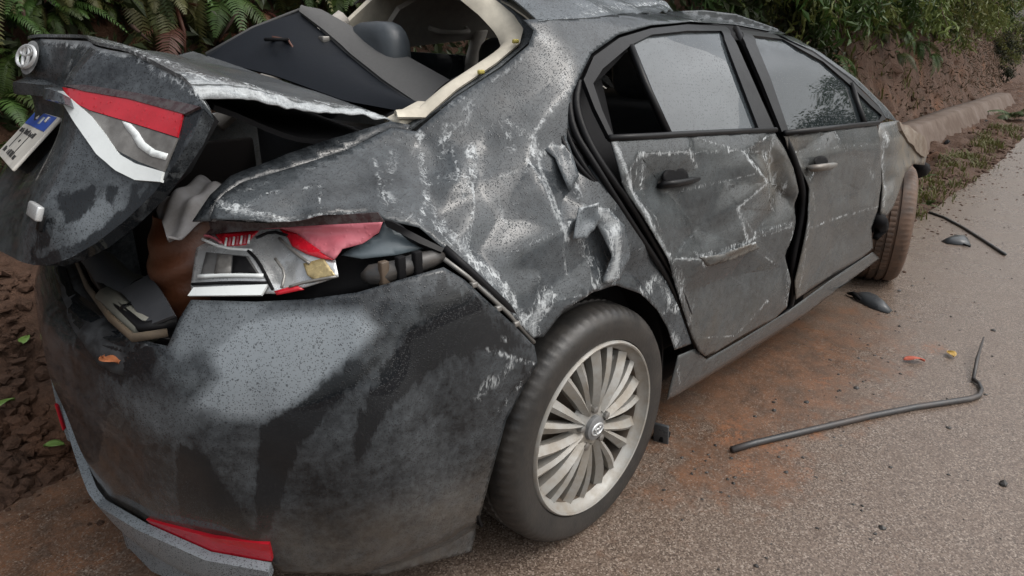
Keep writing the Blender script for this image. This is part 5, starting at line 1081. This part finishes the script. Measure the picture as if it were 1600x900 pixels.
# ------------------------------------------------------------------ car debris lying on the road
STRIP = plain('wet_rubber_strip', (.035, .037, .04), .38, dirt=(.12, .08, .06), dirt_amt=.15)
px = [(1143, 706), (1180, 695), (1240, 681), (1300, 667), (1360, 653), (1430, 639), (1490, 630), (1515, 626), (1529, 621), (1533, 612), (1529, 602), (1520, 595)]
pts = [Vector(onroad(u, v_))+Vector((0, 0, .008)) for u, v_ in px]
r = mk('rubber_strip', *tube_g(pts, [.011]*8+[.009, .008, .007, .008], 8), STRIP); tag(r, 'long black rubber window strip with hooked end lying across the asphalt', 'rubber strip')
mk('strip_tail', *tube_g([Vector(onroad(1520, 596))+Vector((0, 0, .008)), Vector(onroad(1524, 572))+Vector((0, 0, .03)), Vector(onroad(1533, 543))+Vector((0, 0, .05))], [.006, .007, .003], 6, flat=.6), STRIP, r)
r = mk('rubber_strip', *tube_g([Vector(onroad(u, v_))+Vector((0, 0, .007)) for u, v_ in ((1452, 333), (1475, 341), (1505, 357), (1535, 376), (1570, 399))], [.010, .009, .009, .009, .010], 6), STRIP); tag(r, 'short thin black strip lying farther up the road by the verge', 'rubber strip')
def shard(name, outline, h_, mat, label, cat='plastic shard'):
    pl = [onroad(u, v_) for u, v_ in outline]; c = sum(pl)/len(pl); v = [p*1.0 for p in pl]; n = len(v)
    v = v+[p*.55+c*.45+UZ*h_ for p in pl]+[c+UZ*h_*1.05]; f = [(i, (i+1) % n, n+(i+1) % n, n+i) for i in range(n)]+[(n+i, n+(i+1) % n, 2*n) for i in range(n)]
    o = tag(mk(name, v, f, mat, solid=.003), label, cat); return o
SHD = plain('wet_grey_plastic', (.055, .06, .065), .3)
s1 = shard('plastic_shard', [(1330, 459), (1350, 459), (1372, 468), (1394, 486), (1388, 490), (1362, 482), (1340, 471)], .03, SHD, 'pointed grey plastic shard on the asphalt beside the front door')
mk('shard_tab', *tube_g([onroad(1324, 461)+UZ*.01, onroad(1332, 464)+UZ*.02, onroad(1344, 472)+UZ*.014], [.006, .012, .007], 6), DARK, s1)
s2 = shard('plastic_shard', [(1471, 377), (1490, 371), (1512, 372), (1517, 384), (1500, 383), (1480, 381)], .03, SHD, 'small dark plastic shard up the road near the thin strip')
mk('shard_tab', *tube_g([onroad(1505, 384)+UZ*.01, onroad(1516, 387)+UZ*.006], [.008, .004], 5), DARK, s2)
p = onroad(1032, 690); r = empty('plastic_bracket', tuple(p)); tag(r, 'small black plastic bracket standing on the road beside the rear tyre', 'bracket')
v, f = box_g((0, 0, .03), (.012, .05, .075), ((.9, .3, .1), (-.3, .95, 0), (-.1, 0, .99))); bevel(mk('bracket_plate', v, f, SHD, r), .003); v, f = box_g((.02, .01, .012), (.05, .04, .022)); bevel(mk('bracket_foot', v, f, DARK, r), .004)
for u, v_, lb in ((1480, 222, 'dark lump of debris at the foot of the concrete gutter'), (1540, 190, 'dark twig-like debris beyond the lump by the gutter')):
    p = P(u, v_, z=.06); v = IV*np.array([.09, .04, .035])*(1+rng.uniform(-.3, .3, (len(IV), 1)))+p; tag(mk('debris_lump', v, IF, DARK, smooth=False), lb, 'debris')

# ------------------------------------------------------------------ trees across the road (mirrored in the front window)
def tree(x, y, h_, cr, n, lb):
    r = empty('broadleaf_tree', (x, y, -.05)); tag(r, lb, 'tree', 'trees across the road'); mb = MB()
    v, f = tube_g([Vector((0, 0, 0)), Vector((.1, 0, h_*.25)), Vector((-.1, .1, h_*.5)), Vector((0, 0, h_*.8))], [.24, .18, .13, .04], 8); mb.add(v, f); sp_ = []
    for k in range(34):
        q = random.uniform(0, 6.3); z = h_*random.uniform(.3, 1.0); rr = cr*math.sin(math.pi*min(.98, max(.12, (z/h_-.25)/.78)))**.6*random.uniform(.45, 1); e_ = Vector((rr*math.cos(q), rr*math.sin(q), z))
        v, f = tube_g([Vector((0, 0, z*.7)), Vector((0, 0, z*.7)).lerp(e_, .5)+Vector((0, 0, .2)), e_], [.06, .04, .015], 5); mb.add(v, f)
        for _ in range(n//34): sp_.append((e_+Vector((random.gauss(0, .55), random.gauss(0, .55), random.gauss(0, .38))), 0))
    mb.build('trunk', BARK, r); leaves('crown', sp_, TREEL, .16, .34, .3, .3, r)
TREES = [(42, -5.6, 12.2, 3.0), (38, -8.2, 10.6, 2.8), (47, -9.5, 12.2, 3.6), (36, -13, 9.5, 3.2)]
for k, (x, y, h_, cr) in enumerate(TREES): tree(x, y, h_, cr, 6500, ('tall', 'low', 'far', 'spreading')[k]+' leafy tree standing down the road, mirrored in the front door window')
